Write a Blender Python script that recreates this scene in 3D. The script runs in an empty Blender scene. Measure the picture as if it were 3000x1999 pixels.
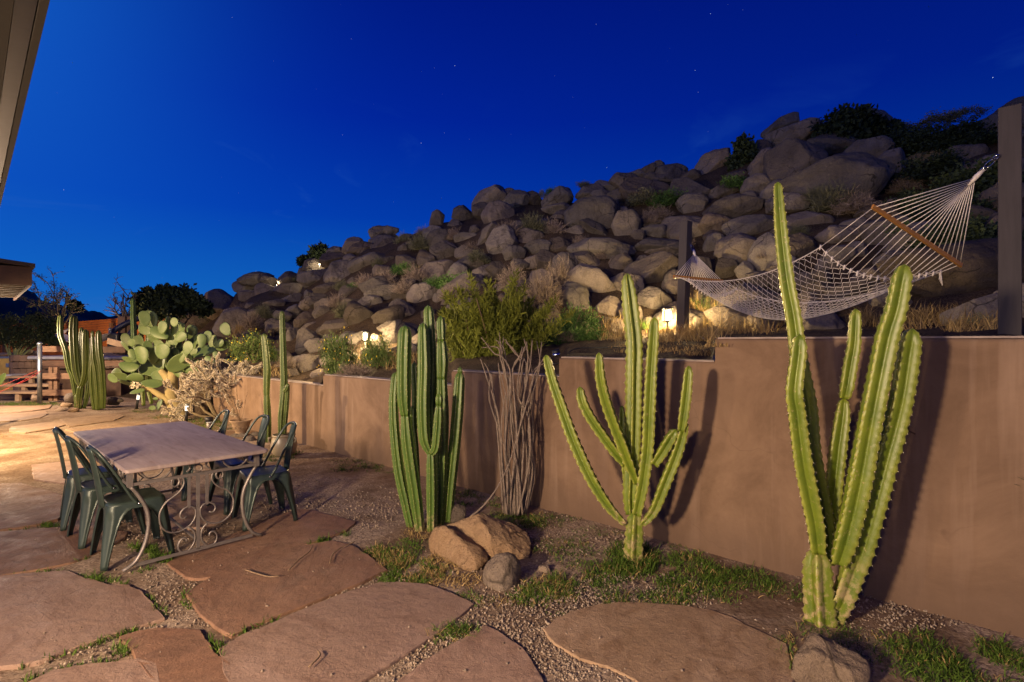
import bpy, bmesh, math, random
import numpy as np
from mathutils import Vector, Matrix, noise
from math import sin, cos, pi, sqrt, atan2, radians, exp

rng = random.Random(7)
nrng = np.random.default_rng(11)
C = bpy.context.scene.collection
FPX, EYE = 1550.0, 1.65          # focal length in photo pixels, eye height in metres

def at(px, py, Y):               # a point of the place from its direction and its distance
    return Vector(((px - 1500) / FPX * Y, Y, EYE - (py - 1000) / FPX * Y))
def ground(px, py, z=0.0):       # where a sight line meets the level ground
    return at(px, py, FPX * (EYE - z) / (py - 1000))

# ------------------------------------------------------------------ materials
def new_mat(name):
    m = bpy.data.materials.new(name); m.use_nodes = True
    nt = m.node_tree; nt.nodes.clear()
    out = nt.nodes.new('ShaderNodeOutputMaterial')
    b = nt.nodes.new('ShaderNodeBsdfPrincipled')
    nt.links.new(b.outputs[0], out.inputs[0])
    return m, nt, b
def node(nt, t, **kw):
    n = nt.nodes.new(t)
    for k, v in kw.items(): setattr(n, k, v)
    return n
def setin(nt, sock, v):
    if hasattr(v, 'is_output'): nt.links.new(v, sock)
    elif isinstance(v, (tuple, list)) and len(v) == 3 and sock.type == 'RGBA': sock.default_value = (*v, 1)
    else: sock.default_value = v
def mix(nt, f, a, b, mode='MIX'):
    n = node(nt, 'ShaderNodeMix', data_type='RGBA', blend_type=mode)
    setin(nt, n.inputs[0], f); setin(nt, n.inputs[6], a); setin(nt, n.inputs[7], b)
    return n.outputs[2]
def math_(nt, op, a, b=0.0, clamp=False):
    n = node(nt, 'ShaderNodeMath', operation=op, use_clamp=clamp)
    setin(nt, n.inputs[0], a); setin(nt, n.inputs[1], b); return n.outputs[0]
def ramp(nt, f, lo, hi, a=0.0, b=1.0):
    n = node(nt, 'ShaderNodeMapRange'); setin(nt, n.inputs[0], f)
    n.inputs[1].default_value = lo; n.inputs[2].default_value = hi
    n.inputs[3].default_value = a; n.inputs[4].default_value = b
    return n.outputs[0]
def coords(nt, kind='Object', scale=(1, 1, 1)):
    tc = node(nt, 'ShaderNodeTexCoord'); mp = node(nt, 'ShaderNodeMapping')
    nt.links.new(tc.outputs[kind], mp.inputs[0]); mp.inputs[3].default_value = scale
    return mp.outputs[0]
def wcoords(nt, scale=(1, 1, 1)):
    g = node(nt, 'ShaderNodeNewGeometry'); mp = node(nt, 'ShaderNodeMapping')
    nt.links.new(g.outputs['Position'], mp.inputs[0]); mp.inputs[3].default_value = scale
    return mp.outputs[0]
def nz(nt, vec, scale, detail=4, rough=0.55, dist=0.0):
    n = node(nt, 'ShaderNodeTexNoise'); nt.links.new(vec, n.inputs['Vector'])
    n.inputs['Scale'].default_value = scale; n.inputs['Detail'].default_value = detail
    n.inputs['Roughness'].default_value = rough; n.inputs['Distortion'].default_value = dist
    return n.outputs[0]
def vor(nt, vec, scale, feature='F1', out=0):
    n = node(nt, 'ShaderNodeTexVoronoi', feature=feature); nt.links.new(vec, n.inputs['Vector'])
    n.inputs['Scale'].default_value = scale
    return n.outputs[out]
def bump(nt, b, h, strength=0.4, dist=0.02, prev=None):
    n = node(nt, 'ShaderNodeBump'); n.inputs['Strength'].default_value = strength
    n.inputs['Distance'].default_value = dist; nt.links.new(h, n.inputs['Height'])
    if prev is not None: nt.links.new(prev, n.inputs['Normal'])
    nt.links.new(n.outputs[0], b.inputs['Normal']); return n.outputs[0]
def attr(nt, name):
    return node(nt, 'ShaderNodeAttribute', attribute_name=name).outputs['Fac']
def orand(nt): return node(nt, 'ShaderNodeObjectInfo').outputs['Random']

M = {}
def simple(name, col, rough=0.6, metal=0.0, var=0.25, scale=12, bstr=0.15, bdist=0.004, spec=0.4, kind='Object', stretch=(1, 1, 1)):
    m, nt, b = new_mat(name); v = coords(nt, kind, stretch)
    n1 = nz(nt, v, scale, 5); f = ramp(nt, n1, 0.25, 0.75)
    d = tuple(c * (1 - var) for c in col); l = tuple(min(1, c * (1 + var)) for c in col)
    setin(nt, b.inputs['Base Color'], mix(nt, f, d, l))
    b.inputs['Roughness'].default_value = rough; b.inputs['Metallic'].default_value = metal
    b.inputs['Specular IOR Level'].default_value = spec
    if bstr: bump(nt, b, nz(nt, v, scale * 4, 5), bstr, bdist)
    M[name] = m; return m

def nodewarp(nt, w):
    n = node(nt, 'ShaderNodeTexNoise'); nt.links.new(w, n.inputs['Vector']); n.inputs['Scale'].default_value = 3
    a = node(nt, 'ShaderNodeVectorMath', operation='SCALE'); nt.links.new(n.outputs['Color'], a.inputs[0]); a.inputs['Scale'].default_value = .35
    q = node(nt, 'ShaderNodeVectorMath', operation='ADD'); nt.links.new(w, q.inputs[0]); nt.links.new(a.outputs[0], q.inputs[1]); return q.outputs[0]
def granite(name, c1, c2, dark, vlo=.68, vhi=1.2):
    m, nt, b = new_mat(name); v = coords(nt, 'Object'); w = wcoords(nt); r = orand(nt)
    big = ramp(nt, nz(nt, w, 1.1, 5, 0.6), 0.3, 0.7)
    col = mix(nt, big, c1, c2)
    fine = ramp(nt, nz(nt, w, 55, 4, 0.7), 0.3, 0.72)
    col = mix(nt, math_(nt, 'MULTIPLY', fine, 0.45), col, dark)
    stain = ramp(nt, nz(nt, wcoords(nt, (1, 1, .35)), 2.6, 6, 0.7, 0.6), 0.52, 0.7)
    col = mix(nt, math_(nt, 'MULTIPLY', stain, 0.55), col, dark)
    lich = ramp(nt, nz(nt, w, 9, 6, 0.75), 0.6, 0.72)
    col = mix(nt, math_(nt, 'MULTIPLY', lich, 0.35), col, (c2[0] * 1.35, c2[1] * 1.35, c2[2] * 1.3))
    hv = ramp(nt, r, 0, 1, vlo, vhi)
    wv0 = nodewarp(nt, w); ck = ramp(nt, vor(nt, wv0, 1.15, 'DISTANCE_TO_EDGE'), 0.0, 0.016, .75, 0.0)
    col = mix(nt, math_(nt, 'MULTIPLY', ck, ramp(nt, nz(nt, w, 1.1, 3), .46, .54)), col, (dark[0] * .4, dark[1] * .4, dark[2] * .4))
    hsv = node(nt, 'ShaderNodeHueSaturation'); setin(nt, hsv.inputs['Color'], col); setin(nt, hsv.inputs['Value'], hv)
    setin(nt, hsv.inputs['Saturation'], ramp(nt, math_(nt, 'FRACT', math_(nt, 'MULTIPLY', r, 7.3)), 0, 1, 0.75, 1.2))
    setin(nt, b.inputs['Base Color'], hsv.outputs[0])
    b.inputs['Roughness'].default_value = 0.9; b.inputs['Specular IOR Level'].default_value = 0.15
    wv = nodewarp(nt, w)
    crack = ramp(nt, vor(nt, wv, 1.15, 'DISTANCE_TO_EDGE'), 0.0, 0.014)
    p = bump(nt, b, nz(nt, w, 8, 8, 0.7), 0.9, 0.10)
    p = bump(nt, b, crack, 0.5, 0.02, p)
    bump(nt, b, nz(nt, w, 45, 4, 0.75), 0.6, 0.02, p)
    M[name] = m
granite('granite', (0.155, 0.128, 0.112), (0.275, 0.23, 0.195), (0.04, 0.033, 0.03))
granite('granite_tan', (0.41, 0.285, 0.185), (0.51, 0.38, 0.265), (0.19, 0.12, 0.075), .95, 1.1)
granite('granite_dark', (0.115, 0.093, 0.08), (0.19, 0.155, 0.132), (0.032, 0.026, 0.024))

granite('granite_brown', (0.25, 0.18, 0.125), (0.35, 0.265, 0.19), (0.09, 0.062, 0.045), .95, 1.08)
def mk_stucco():
    m, nt, b = new_mat('stucco'); w = wcoords(nt)
    base = ramp(nt, nz(nt, w, 1.5, 8, 0.66, .6), 0.34, 0.66)
    col = mix(nt, base, (0.128, 0.080, 0.051), (0.222, 0.145, 0.096))
    st = ramp(nt, nz(nt, wcoords(nt, (5, 5, .35)), 1.2, 4, 0.6), 0.52, 0.72)
    col = mix(nt, math_(nt, 'MULTIPLY', st, 0.5), col, (0.34, 0.24, 0.175))
    st2 = ramp(nt, nz(nt, wcoords(nt, (3, 3, .25)), 1.0, 4, 0.6), 0.5, 0.75)
    col = mix(nt, math_(nt, 'MULTIPLY', st2, 0.5), col, (0.11, 0.064, 0.043))
    sep = node(nt, 'ShaderNodeSeparateXYZ'); nt.links.new(w, sep.inputs[0])
    hl = ramp(nt, vor(nt, nodewarp(nt, w), 0.9, 'DISTANCE_TO_EDGE'), 0.0, 0.003, .3, 0.0)
    hl = math_(nt, 'MULTIPLY', hl, ramp(nt, nz(nt, w, .9, 3), .5, .58))
    col = mix(nt, hl, col, (0.07, 0.042, 0.03))
    h = math_(nt, 'ADD', sep.outputs[2], math_(nt, 'MULTIPLY', nz(nt, w, 4, 6, .7), -0.5))
    col = mix(nt, ramp(nt, h, -0.25, 0.10, 0.75, 0.0), col, (0.13, 0.085, 0.06))
    setin(nt, b.inputs['Base Color'], col); b.inputs['Roughness'].default_value = 0.88
    b.inputs['Specular IOR Level'].default_value = 0.2
    p = bump(nt, b, nz(nt, w, 6, 6, 0.6), 0.3, 0.03); bump(nt, b, nz(nt, w, 120, 3, 0.6), 0.25, 0.004, p)
    M['stucco'] = m
mk_stucco()
simple('coping', (0.26, 0.21, 0.19), 0.85, scale=9)

def mk_ground():
    m, nt, b = new_mat('gravel_soil'); w = wcoords(nt)
    vn = node(nt, 'ShaderNodeTexVoronoi'); nt.links.new(w, vn.inputs['Vector']); vn.inputs['Scale'].default_value = 85
    cell = node(nt, 'ShaderNodeSeparateColor'); nt.links.new(vn.outputs['Color'], cell.inputs[0])
    g = mix(nt, cell.outputs[0], (0.17, 0.12, 0.088), (0.46, 0.36, 0.275))
    soil = mix(nt, ramp(nt, nz(nt, w, 30, 5, .7), .3, .7), (0.105, 0.065, 0.042), (0.25, 0.17, 0.115))
    pm = ramp(nt, nz(nt, w, 0.9, 6, 0.65, .5), 0.42, 0.6)
    col = mix(nt, pm, g, soil)
    dk = ramp(nt, nz(nt, w, 2.3, 6, .7), 0.5, 0.68)
    col = mix(nt, math_(nt, 'MULTIPLY', dk, 0.45), col, (0.06, 0.038, 0.024))
    setin(nt, b.inputs['Base Color'], col); b.inputs['Roughness'].default_value = 0.95
    b.inputs['Specular IOR Level'].default_value = 0.1
    p = bump(nt, b, vn.outputs['Distance'], -0.8, 0.012)
    q = bump(nt, b, nz(nt, w, 9, 6, .65), 0.5, 0.05, p)
    M['gravel_soil'] = m
mk_ground()
def mk_sand():
    m, nt, b = new_mat('hill_soil'); w = wcoords(nt)
    col = mix(nt, ramp(nt, nz(nt, w, 3, 6, .7), .3, .7), (0.014, 0.010, 0.008), (0.085, 0.057, 0.036))
    col = mix(nt, ramp(nt, nz(nt, w, 40, 4, .7), .45, .75), col, (0.16, 0.115, 0.075))
    setin(nt, b.inputs['Base Color'], col); b.inputs['Roughness'].default_value = 0.95
    b.inputs['Specular IOR Level'].default_value = 0.1
    bump(nt, b, nz(nt, w, 18, 6, .7), 0.8, 0.06); M['hill_soil'] = m
mk_sand()

def mk_flag(name, c1, c2, c3):
    m, nt, b = new_mat(name); w = wcoords(nt); r = orand(nt)
    rot = node(nt, 'ShaderNodeVectorRotate', rotation_type='Z_AXIS'); nt.links.new(w, rot.inputs['Vector']); setin(nt, rot.inputs['Angle'], math_(nt, 'MULTIPLY', r, 3.1))
    sc3 = node(nt, 'ShaderNodeMapping'); nt.links.new(rot.outputs[0], sc3.inputs[0]); sc3.inputs[3].default_value = (1, 2.3, 1)
    v = sc3.outputs[0]
    st = nz(nt, v, 0.85, 6, 0.58, 0.8); sn = math_(nt, 'SNAP', st, 0.045)
    col = mix(nt, ramp(nt, sn, 0.33, 0.66), c1, c2)
    lay = nz(nt, v, 3.2, 6, 0.62, 1.2)
    col = mix(nt, ramp(nt, lay, 0.5, 0.66, 0, .8), col, c3)
    pale = ramp(nt, nz(nt, w, 1.4, 5, .6, .6), .56, .66, 0, .45)
    col = mix(nt, pale, col, (c2[0] * 1.25, c2[1] * 1.3, c2[2] * 1.4))
    edge = ramp(nt, math_(nt, 'ABSOLUTE', math_(nt, 'SUBTRACT', st, sn)), 0.0, 0.005, .55, 0.0)
    col = mix(nt, edge, col, (c1[0] * .45, c1[1] * .42, c1[2] * .4))
    hair = ramp(nt, vor(nt, nodewarp(nt, w), 2.1, 'DISTANCE_TO_EDGE'), 0.0, 0.006, .5, 0.0)
    hair = math_(nt, 'MULTIPLY', hair, ramp(nt, nz(nt, w, 1.9, 3), .5, .6))
    col = mix(nt, hair, col, (0.06, 0.035, 0.025))
    fine = ramp(nt, nz(nt, w, 75, 4, .75), 0.32, 0.7)
    col = mix(nt, math_(nt, 'MULTIPLY', fine, 0.35), col, (c1[0] * .45, c1[1] * .45, c1[2] * .45))
    hs = node(nt, 'ShaderNodeHueSaturation'); setin(nt, hs.inputs['Color'], col); setin(nt, hs.inputs['Value'], ramp(nt, r, 0, 1, .86, 1.14)); setin(nt, b.inputs['Base Color'], hs.outputs[0])
    setin(nt, b.inputs['Roughness'], ramp(nt, nz(nt, w, 5, 4), .3, .7, .5, .8))
    b.inputs['Specular IOR Level'].default_value = 0.35
    p = bump(nt, b, sn, 1.0, 0.16)
    p = bump(nt, b, nz(nt, w, 11, 8, .7), 0.5, 0.03, p); bump(nt, b, nz(nt, w, 110, 3), 0.4, 0.005, p)
    M[name] = m
mk_flag('flagstone_red', (0.215, 0.115, 0.07), (0.285, 0.165, 0.105), (0.165, 0.093, 0.06))
mk_flag('flagstone_pink', (0.30, 0.195, 0.145), (0.37, 0.25, 0.19), (0.235, 0.142, 0.10))
mk_flag('flagstone_tan', (0.31, 0.205, 0.125), (0.40, 0.275, 0.18), (0.23, 0.14, 0.08))

def mk_cactus(name, dark, light, ridge, corkc=(0.42, 0.31, 0.18)):
    m, nt, b = new_mat(name); w = wcoords(nt)
    col = mix(nt, ramp(nt, nz(nt, w, 7, 5, .6), .3, .7), dark, light)
    col = mix(nt, math_(nt, 'MULTIPLY', attr(nt, 'ridge'), 0.75), col, ridge)
    sp = ramp(nt, nz(nt, w, 45, 5, .7), 0.61, 0.68)
    col = mix(nt, math_(nt, 'MULTIPLY', sp, 0.6), col, corkc)
    ck = math_(nt, 'MULTIPLY', attr(nt, 'cork'), ramp(nt, nz(nt, w, 16, 5, .7), 0.47, 0.60))
    col = mix(nt, ck, col, corkc)
    setin(nt, b.inputs['Base Color'], col); b.inputs['Roughness'].default_value = 0.42
    b.inputs['Specular IOR Level'].default_value = 0.45
    bump(nt, b, nz(nt, w, 35, 4), 0.18, 0.01); M[name] = m
mk_cactus('cereus_green', (0.075, 0.122, 0.009), (0.150, 0.195, 0.014), (0.38, 0.38, 0.08))
mk_cactus('column_green', (0.04, 0.09, 0.014), (0.075, 0.135, 0.02), (0.17, 0.225, 0.045))
mk_cactus('garden_green', (0.055, 0.088, 0.013), (0.09, 0.125, 0.02), (0.15, 0.175, 0.035))
def mk_pad():
    m, nt, b = new_mat('pad_green'); w = wcoords(nt)
    col = mix(nt, ramp(nt, nz(nt, w, 3, 5, .6), .3, .7), (0.07, 0.12, 0.042), (0.12, 0.172, 0.062))
    d = vor(nt, w, 22); col = mix(nt, ramp(nt, d, 0.06, 0.12, 0.65, 0.0), col, (0.33, 0.31, 0.16))
    setin(nt, b.inputs['Base Color'], col); b.inputs['Roughness'].default_value = 0.5
    bump(nt, b, nz(nt, w, 12, 4), .2, .02); M['pad_green'] = m
mk_pad()
simple('spine', (0.62, 0.55, 0.36), 0.7, bstr=0)
simple('old_pad_bark', (0.34, 0.27, 0.13), 0.8, scale=10, bstr=.5, bdist=.02)
simple('cholla_spine', (0.70, 0.62, 0.50), 0.75, bstr=0, var=.3)
simple('cholla_stem', (0.15, 0.115, 0.065), 0.85, bstr=.4)
simple('cane_bark', (0.19, 0.148, 0.12), 0.85, scale=30, var=.4, bstr=.6, bdist=.006)
simple('chair_paint', (0.036, 0.054, 0.046), 0.36, 0.2, scale=6, var=.25, bstr=.05, spec=.5)
simple('bare_steel', (0.22, 0.195, 0.18), 0.5, 0.6, scale=20, var=.2, bstr=.1, bdist=.002)
simple('galvanised', (0.28, 0.31, 0.33), 0.4, 0.8, scale=15, var=.25, bstr=.05)
simple('black_metal', (0.02, 0.02, 0.022), 0.45, 0.2, bstr=0)
simple('chrome', (0.65, 0.65, 0.66), 0.18, 1.0, bstr=0)
simple('post_paint', (0.047, 0.039, 0.042), 0.7, scale=5, var=.2, bstr=.3, stretch=(6, 6, .6))
simple('wood_bar', (0.42, 0.19, 0.035), 0.45, scale=6, var=.2, stretch=(1, 6, 6))
simple('rope', (0.74, 0.67, 0.60), 0.85, scale=60, var=.2, bstr=.4)
simple('timber', (0.235, 0.14, 0.085), 0.75, scale=5, var=.4, bstr=.35, bdist=.008, kind='Object', stretch=(1, 5, 5))
simple('timber_dark', (0.12, 0.072, 0.048), 0.8, scale=5, var=.4, bstr=.3)
simple('timber_pale', (0.36, 0.25, 0.155), 0.75, scale=6, var=.3, bstr=.3)
simple('tub_cover', (0.42, 0.43, 0.47), 0.5, scale=4, bstr=.2, bdist=.02)
simple('tub_stone', (0.16, 0.105, 0.075), 0.75, scale=4, var=.45, bstr=.3)
simple('ply_yellow', (0.42, 0.29, 0.085), 0.7, scale=4, bstr=.2)
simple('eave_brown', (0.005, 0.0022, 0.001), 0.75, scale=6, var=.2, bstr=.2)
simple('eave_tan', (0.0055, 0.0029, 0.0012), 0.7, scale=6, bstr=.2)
simple('gutter_blue', (0.018, 0.022, 0.05), 0.45, .3, bstr=.1)
simple('roof_shingle', (0.035, 0.025, 0.025), 0.9, scale=14, bstr=.5, bdist=.02)
simple('fascia_brown', (0.045, 0.025, 0.02), 0.8, scale=5)
simple('rafter_cream', (0.11, 0.085, 0.06), 0.75, scale=8, bstr=.2)
simple('leather_red', (0.42, 0.05, 0.04), 0.6, bstr=0)
simple('clay_pot', (0.31, 0.255, 0.165), 0.38, scale=7, var=.2, bstr=.2, spec=.6)
simple('terracotta', (0.25, 0.17, 0.105), 0.85, scale=14, var=.3, bstr=.5, bdist=.015)
simple('rust_iron', (0.09, 0.045, 0.025), 0.8, scale=20, bstr=.4)
simple('bark', (0.11, 0.085, 0.06), 0.9, scale=10, bstr=.6, bdist=.02)
simple('bark_green', (0.22, 0.26, 0.12), 0.7, scale=10, bstr=.2)
simple('twig_wood', (0.22, 0.15, 0.09), 0.85, scale=20, bstr=.3)
simple('petal', (0.75, 0.55, 0.04), 0.7, bstr=0)
simple('flower_white', (0.7, 0.62, 0.5), 0.7, bstr=0)

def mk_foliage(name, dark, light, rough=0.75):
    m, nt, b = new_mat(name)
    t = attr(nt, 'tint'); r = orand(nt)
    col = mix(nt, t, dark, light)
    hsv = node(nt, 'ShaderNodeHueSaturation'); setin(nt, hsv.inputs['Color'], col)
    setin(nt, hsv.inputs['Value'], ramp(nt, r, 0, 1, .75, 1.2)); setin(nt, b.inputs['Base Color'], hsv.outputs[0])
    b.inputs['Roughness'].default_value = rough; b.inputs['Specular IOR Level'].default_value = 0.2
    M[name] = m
mk_foliage('leaf_dry', (0.10, 0.075, 0.06), (0.40, 0.31, 0.24))
mk_foliage('leaf_sage', (0.075, 0.08, 0.048), (0.21, 0.205, 0.12))
mk_foliage('leaf_green', (0.03, 0.075, 0.015), (0.11, 0.21, 0.045))
mk_foliage('leaf_olive', (0.04, 0.055, 0.007), (0.215, 0.235, 0.03))
mk_foliage('leaf_dark', (0.012, 0.022, 0.012), (0.045, 0.065, 0.03))
mk_foliage('leaf_brittle', (0.05, 0.085, 0.02), (0.17, 0.24, 0.06))
mk_foliage('grass_green', (0.025, 0.055, 0.007), (0.105, 0.175, 0.022))
mk_foliage('grass_dry', (0.16, 0.10, 0.04), (0.46, 0.33, 0.14))
mk_foliage('pebble', (0.15, 0.105, 0.08), (0.46, 0.37, 0.29))

def mk_tabletop():
    m, nt, b = new_mat('table_stone'); v = coords(nt, 'Object', (0.9, 6, 1))
    f = ramp(nt, nz(nt, v, 1.6, 7, .6, 1.2), .32, .68)
    col = mix(nt, f, (0.24, 0.185, 0.175), (0.35, 0.28, 0.265))
    col = mix(nt, ramp(nt, nz(nt, v, 5, 5, .65, .5), .55, .75), col, (0.21, 0.14, 0.12))
    setin(nt, b.inputs['Base Color'], col); b.inputs['Roughness'].default_value = 0.58
    bump(nt, b, nz(nt, v, 25, 5), .12, .004); M['table_stone'] = m
mk_tabletop()
def mk_rust():
    m, nt, b = new_mat('rusted_sheet'); w = wcoords(nt)
    col = mix(nt, ramp(nt, nz(nt, w, 0.7, 6, .65), .3, .7), (0.17, 0.045, 0.012), (0.50, 0.165, 0.035))
    col = mix(nt, ramp(nt, nz(nt, w, 6, 5, .7), .5, .7), col, (0.10, 0.035, 0.015))
    setin(nt, b.inputs['Base Color'], col); b.inputs['Roughness'].default_value = 0.8; M['rusted_sheet'] = m
mk_rust()
def emit(name, col, s):
    m, nt, b = new_mat(name); setin(nt, b.inputs['Base Color'], (0.8, 0.8, 0.8))
    setin(nt, b.inputs['Emission Color'], col); b.inputs['Emission Strength'].default_value = s; M[name] = m
emit('lamp_glass', (1, 0.78, 0.42), 14.0)
emit('bulb_glass', (1, 0.82, 0.5), 22.0)
emit('solar_lens', (1, 0.93, 0.78), 1.3)
emit('dim_lens', (1, 0.9, 0.7), .35)

# ------------------------------------------------------------------ mesh building
class MB:
    def __init__(s): s.v = []; s.f = []; s.at = {}; s.n = 0
    def add(s, v, f, **at):
        k = s.n
        v = np.asarray(v, float).reshape(-1, 3)
        s.v.append(v); s.n += len(v)
        if isinstance(f, np.ndarray): s.f.extend((f + k).tolist())
        else: s.f.extend([[i + k for i in q] for q in f])
        for n, a in at.items(): s.at.setdefault(n, []).append((k, np.broadcast_to(np.asarray(a, float), (len(v),))))
        return s
    def box(s, c, d, ax=None):      # centre, full sizes, optional 3 axes
        ax = ax or ((1, 0, 0), (0, 1, 0), (0, 0, 1)); A = np.array(ax, float)
        q = np.array([[x, y, z] for x in (-.5, .5) for y in (-.5, .5) for z in (-.5, .5)]) * np.array(d)
        v = np.array(c) + q @ A
        return s.add(v, [(0, 1, 3, 2), (4, 6, 7, 5), (0, 4, 5, 1), (2, 3, 7, 6), (0, 2, 6, 4), (1, 5, 7, 3)])
    def bar(s, a, b, w, h, up=(0, 0, 1)):
        a = Vector(a); b = Vector(b); x = (b - a).normalized(); u = Vector(up); y = u.cross(x)
        if y.length < 1e-4: y = Vector((0, 1, 0)).cross(x)
        y.normalize(); z = x.cross(y)
        return s.box((a + b) / 2, ((b - a).length, w, h), (x, y, z))
    def tube(s, pts, r, n=6, cap=True, sx=1.0, **at):
        pts = [Vector(p) for p in pts]; m = len(pts)
        rs = r if isinstance(r, (list, tuple)) else [r] * m
        T = [(pts[min(i + 1, m - 1)] - pts[max(i - 1, 0)]).normalized() for i in range(m)]
        u = T[0].orthogonal().normalized(); V = []
        for i in range(m):
            u = (u - T[i] * u.dot(T[i])); u.normalize(); w = T[i].cross(u)
            for k in range(n):
                a = 2 * pi * k / n + (pi / n)
                V.append(pts[i] + (u * cos(a) * sx + w * sin(a)) * rs[i])
        F = [(i * n + k, i * n + (k + 1) % n, (i + 1) * n + (k + 1) % n, (i + 1) * n + k) for i in range(m - 1) for k in range(n)]
        if cap: F += [tuple(range(n))[::-1], tuple((m - 1) * n + k for k in range(n))]
        return s.add([tuple(v) for v in V], F, **at)
    def lathe(s, prof, c=(0, 0, 0), n=24):
        V = [(c[0] + r * cos(2 * pi * k / n), c[1] + r * sin(2 * pi * k / n), c[2] + z) for r, z in prof for k in range(n)]
        F = [(i * n + k, i * n + (k + 1) % n, (i + 1) * n + (k + 1) % n, (i + 1) * n + k) for i in range(len(prof) - 1) for k in range(n)]
        F += [tuple(range(n))[::-1], tuple((len(prof) - 1) * n + k for k in range(n))]
        return s.add(V, F)
    def mesh(s, name, mat, base=(0, 0, 0), smooth=True):
        V = np.concatenate(s.v) - np.array(base)
        me = bpy.data.meshes.new(name); me.from_pydata(V.tolist(), [], s.f); 
        if smooth: me.polygons.foreach_set('use_smooth', [True] * len(me.polygons))
        for n, parts in s.at.items():
            arr = np.zeros(len(V))
            for k, a in parts: arr[k:k + len(a)] = a
            me.attributes.new(n, 'FLOAT', 'POINT').data.foreach_set('value', arr.astype(np.float32))
        me.materials.append(M[mat]); me.update(); return me

BASE = {}
def tag(o, label=None, cat=None, group=None, kind=None):
    if label: o['label'] = label
    if cat: o['category'] = cat
    if group: o['group'] = group
    if kind: o['kind'] = kind
    return o
def thing(name, label, cat, loc=(0, 0, 0), group=None):
    o = bpy.data.objects.new(name, None); o.empty_display_size = .2; C.objects.link(o); o.location = loc
    BASE[o.name] = Vector(loc); return tag(o, label, cat, group)
def part(name, mb, mat, parent, smooth=True, label=None):
    b = BASE[parent.name]
    o = bpy.data.objects.new(name, mb.mesh(name, mat, b, smooth)); C.objects.link(o); o.parent = parent
    BASE[o.name] = b
    if label: o['label'] = label
    return o
def solo(name, mb, mat, loc, label=None, cat=None, group=None, kind=None, smooth=True):
    o = bpy.data.objects.new(name, mb.mesh(name, mat, loc, smooth)); C.objects.link(o); o.location = loc
    BASE[o.name] = Vector(loc); return tag(o, label, cat, group, kind)
def sharp(o, ang=40):
    me = o.data
    try: me.set_sharp_from_angle(angle=radians(ang))
    except Exception: pass
    return o
def bevel(o, w=.004, seg=2):
    m = o.modifiers.new('bevel', 'BEVEL'); m.width = w; m.segments = seg; m.limit_method = 'ANGLE'; return o
def copy_tree(o, parent=None):
    c = o.copy(); C.objects.link(c)
    if parent is not None: c.parent = parent
    for ch in list(o.children): copy_tree(ch, c)
    return c
def smooth_path(pts, step=.03, vals=None):
    """Catmull-Rom through points (and matching values)"""
    P = [np.array(p, float) for p in pts]; P = [2 * P[0] - P[1]] + P + [2 * P[-1] - P[-2]]
    W = None
    if vals is not None: W = [vals[0]] + list(vals) + [vals[-1]]
    out, ov = [], []
    for i in range(1, len(P) - 2):
        L = np.linalg.norm(P[i + 1] - P[i]); n = max(2, int(L / step))
        for k in range(n):
            t = k / n
            q = .5 * (2 * P[i] + (P[i + 1] - P[i - 1]) * t + (2 * P[i - 1] - 5 * P[i] + 4 * P[i + 1] - P[i + 2]) * t * t + (-P[i - 1] + 3 * P[i] - 3 * P[i + 1] + P[i + 2]) * t ** 3)
            out.append(q)
            if W: ov.append(W[i] * (1 - t) + W[i + 1] * t)
    out.append(P[-2])
    if W: ov.append(W[-2]); return out, ov
    return out
# ------------------------------------------------------------------ camera, sky, lamps
cam = bpy.data.objects.new('camera', bpy.data.cameras.new('camera')); C.objects.link(cam)
cam.location = (0, 0, EYE); cam.rotation_euler = (pi / 2, 0, 0)
cam.data.sensor_width = 36; cam.data.lens = 36 * FPX / 3000; cam.data.clip_end = 2000; cam.data.clip_start = .05
bpy.context.scene.camera = cam
sc = bpy.context.scene
sc.view_settings.view_transform = 'Standard'; sc.view_settings.look = 'None'; sc.view_settings.exposure = 0
wd = bpy.data.worlds.new('World'); sc.world = wd; wd.use_nodes = True
nt = wd.node_tree; nt.nodes.clear()
wo = nt.nodes.new('ShaderNodeOutputWorld'); bg = nt.nodes.new('ShaderNodeBackground'); nt.links.new(bg.outputs[0], wo.inputs[0])
tc = nt.nodes.new('ShaderNodeTexCoord'); sp = nt.nodes.new('ShaderNodeSeparateXYZ'); D = tc.outputs['Generated']
nt.links.new(D, sp.inputs[0])
cr = nt.nodes.new('ShaderNodeValToRGB'); nt.links.new(sp.outputs[2], cr.inputs[0])
e = cr.color_ramp.elements
e[0].position = 0.0; e[0].color = (.012, .14, .46, 1); e[1].position = 1.0; e[1].color = (.0005, .005, .10, 1)
for p_, c_ in ((.10, (.004, .098, .44, 1)), (.22, (.0006, .042, .39, 1)), (.38, (.0002, .017, .31, 1)), (.56, (.0002, .009, .215, 1))):
    q = e.new(p_); q.color = c_
az = ramp(nt, sp.outputs[0], -0.75, 0.75, 1.2, 0.70)
vm = nt.nodes.new('ShaderNodeVectorMath'); vm.operation = 'SCALE'; nt.links.new(cr.outputs[0], vm.inputs[0]); nt.links.new(az, vm.inputs['Scale'])
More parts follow.
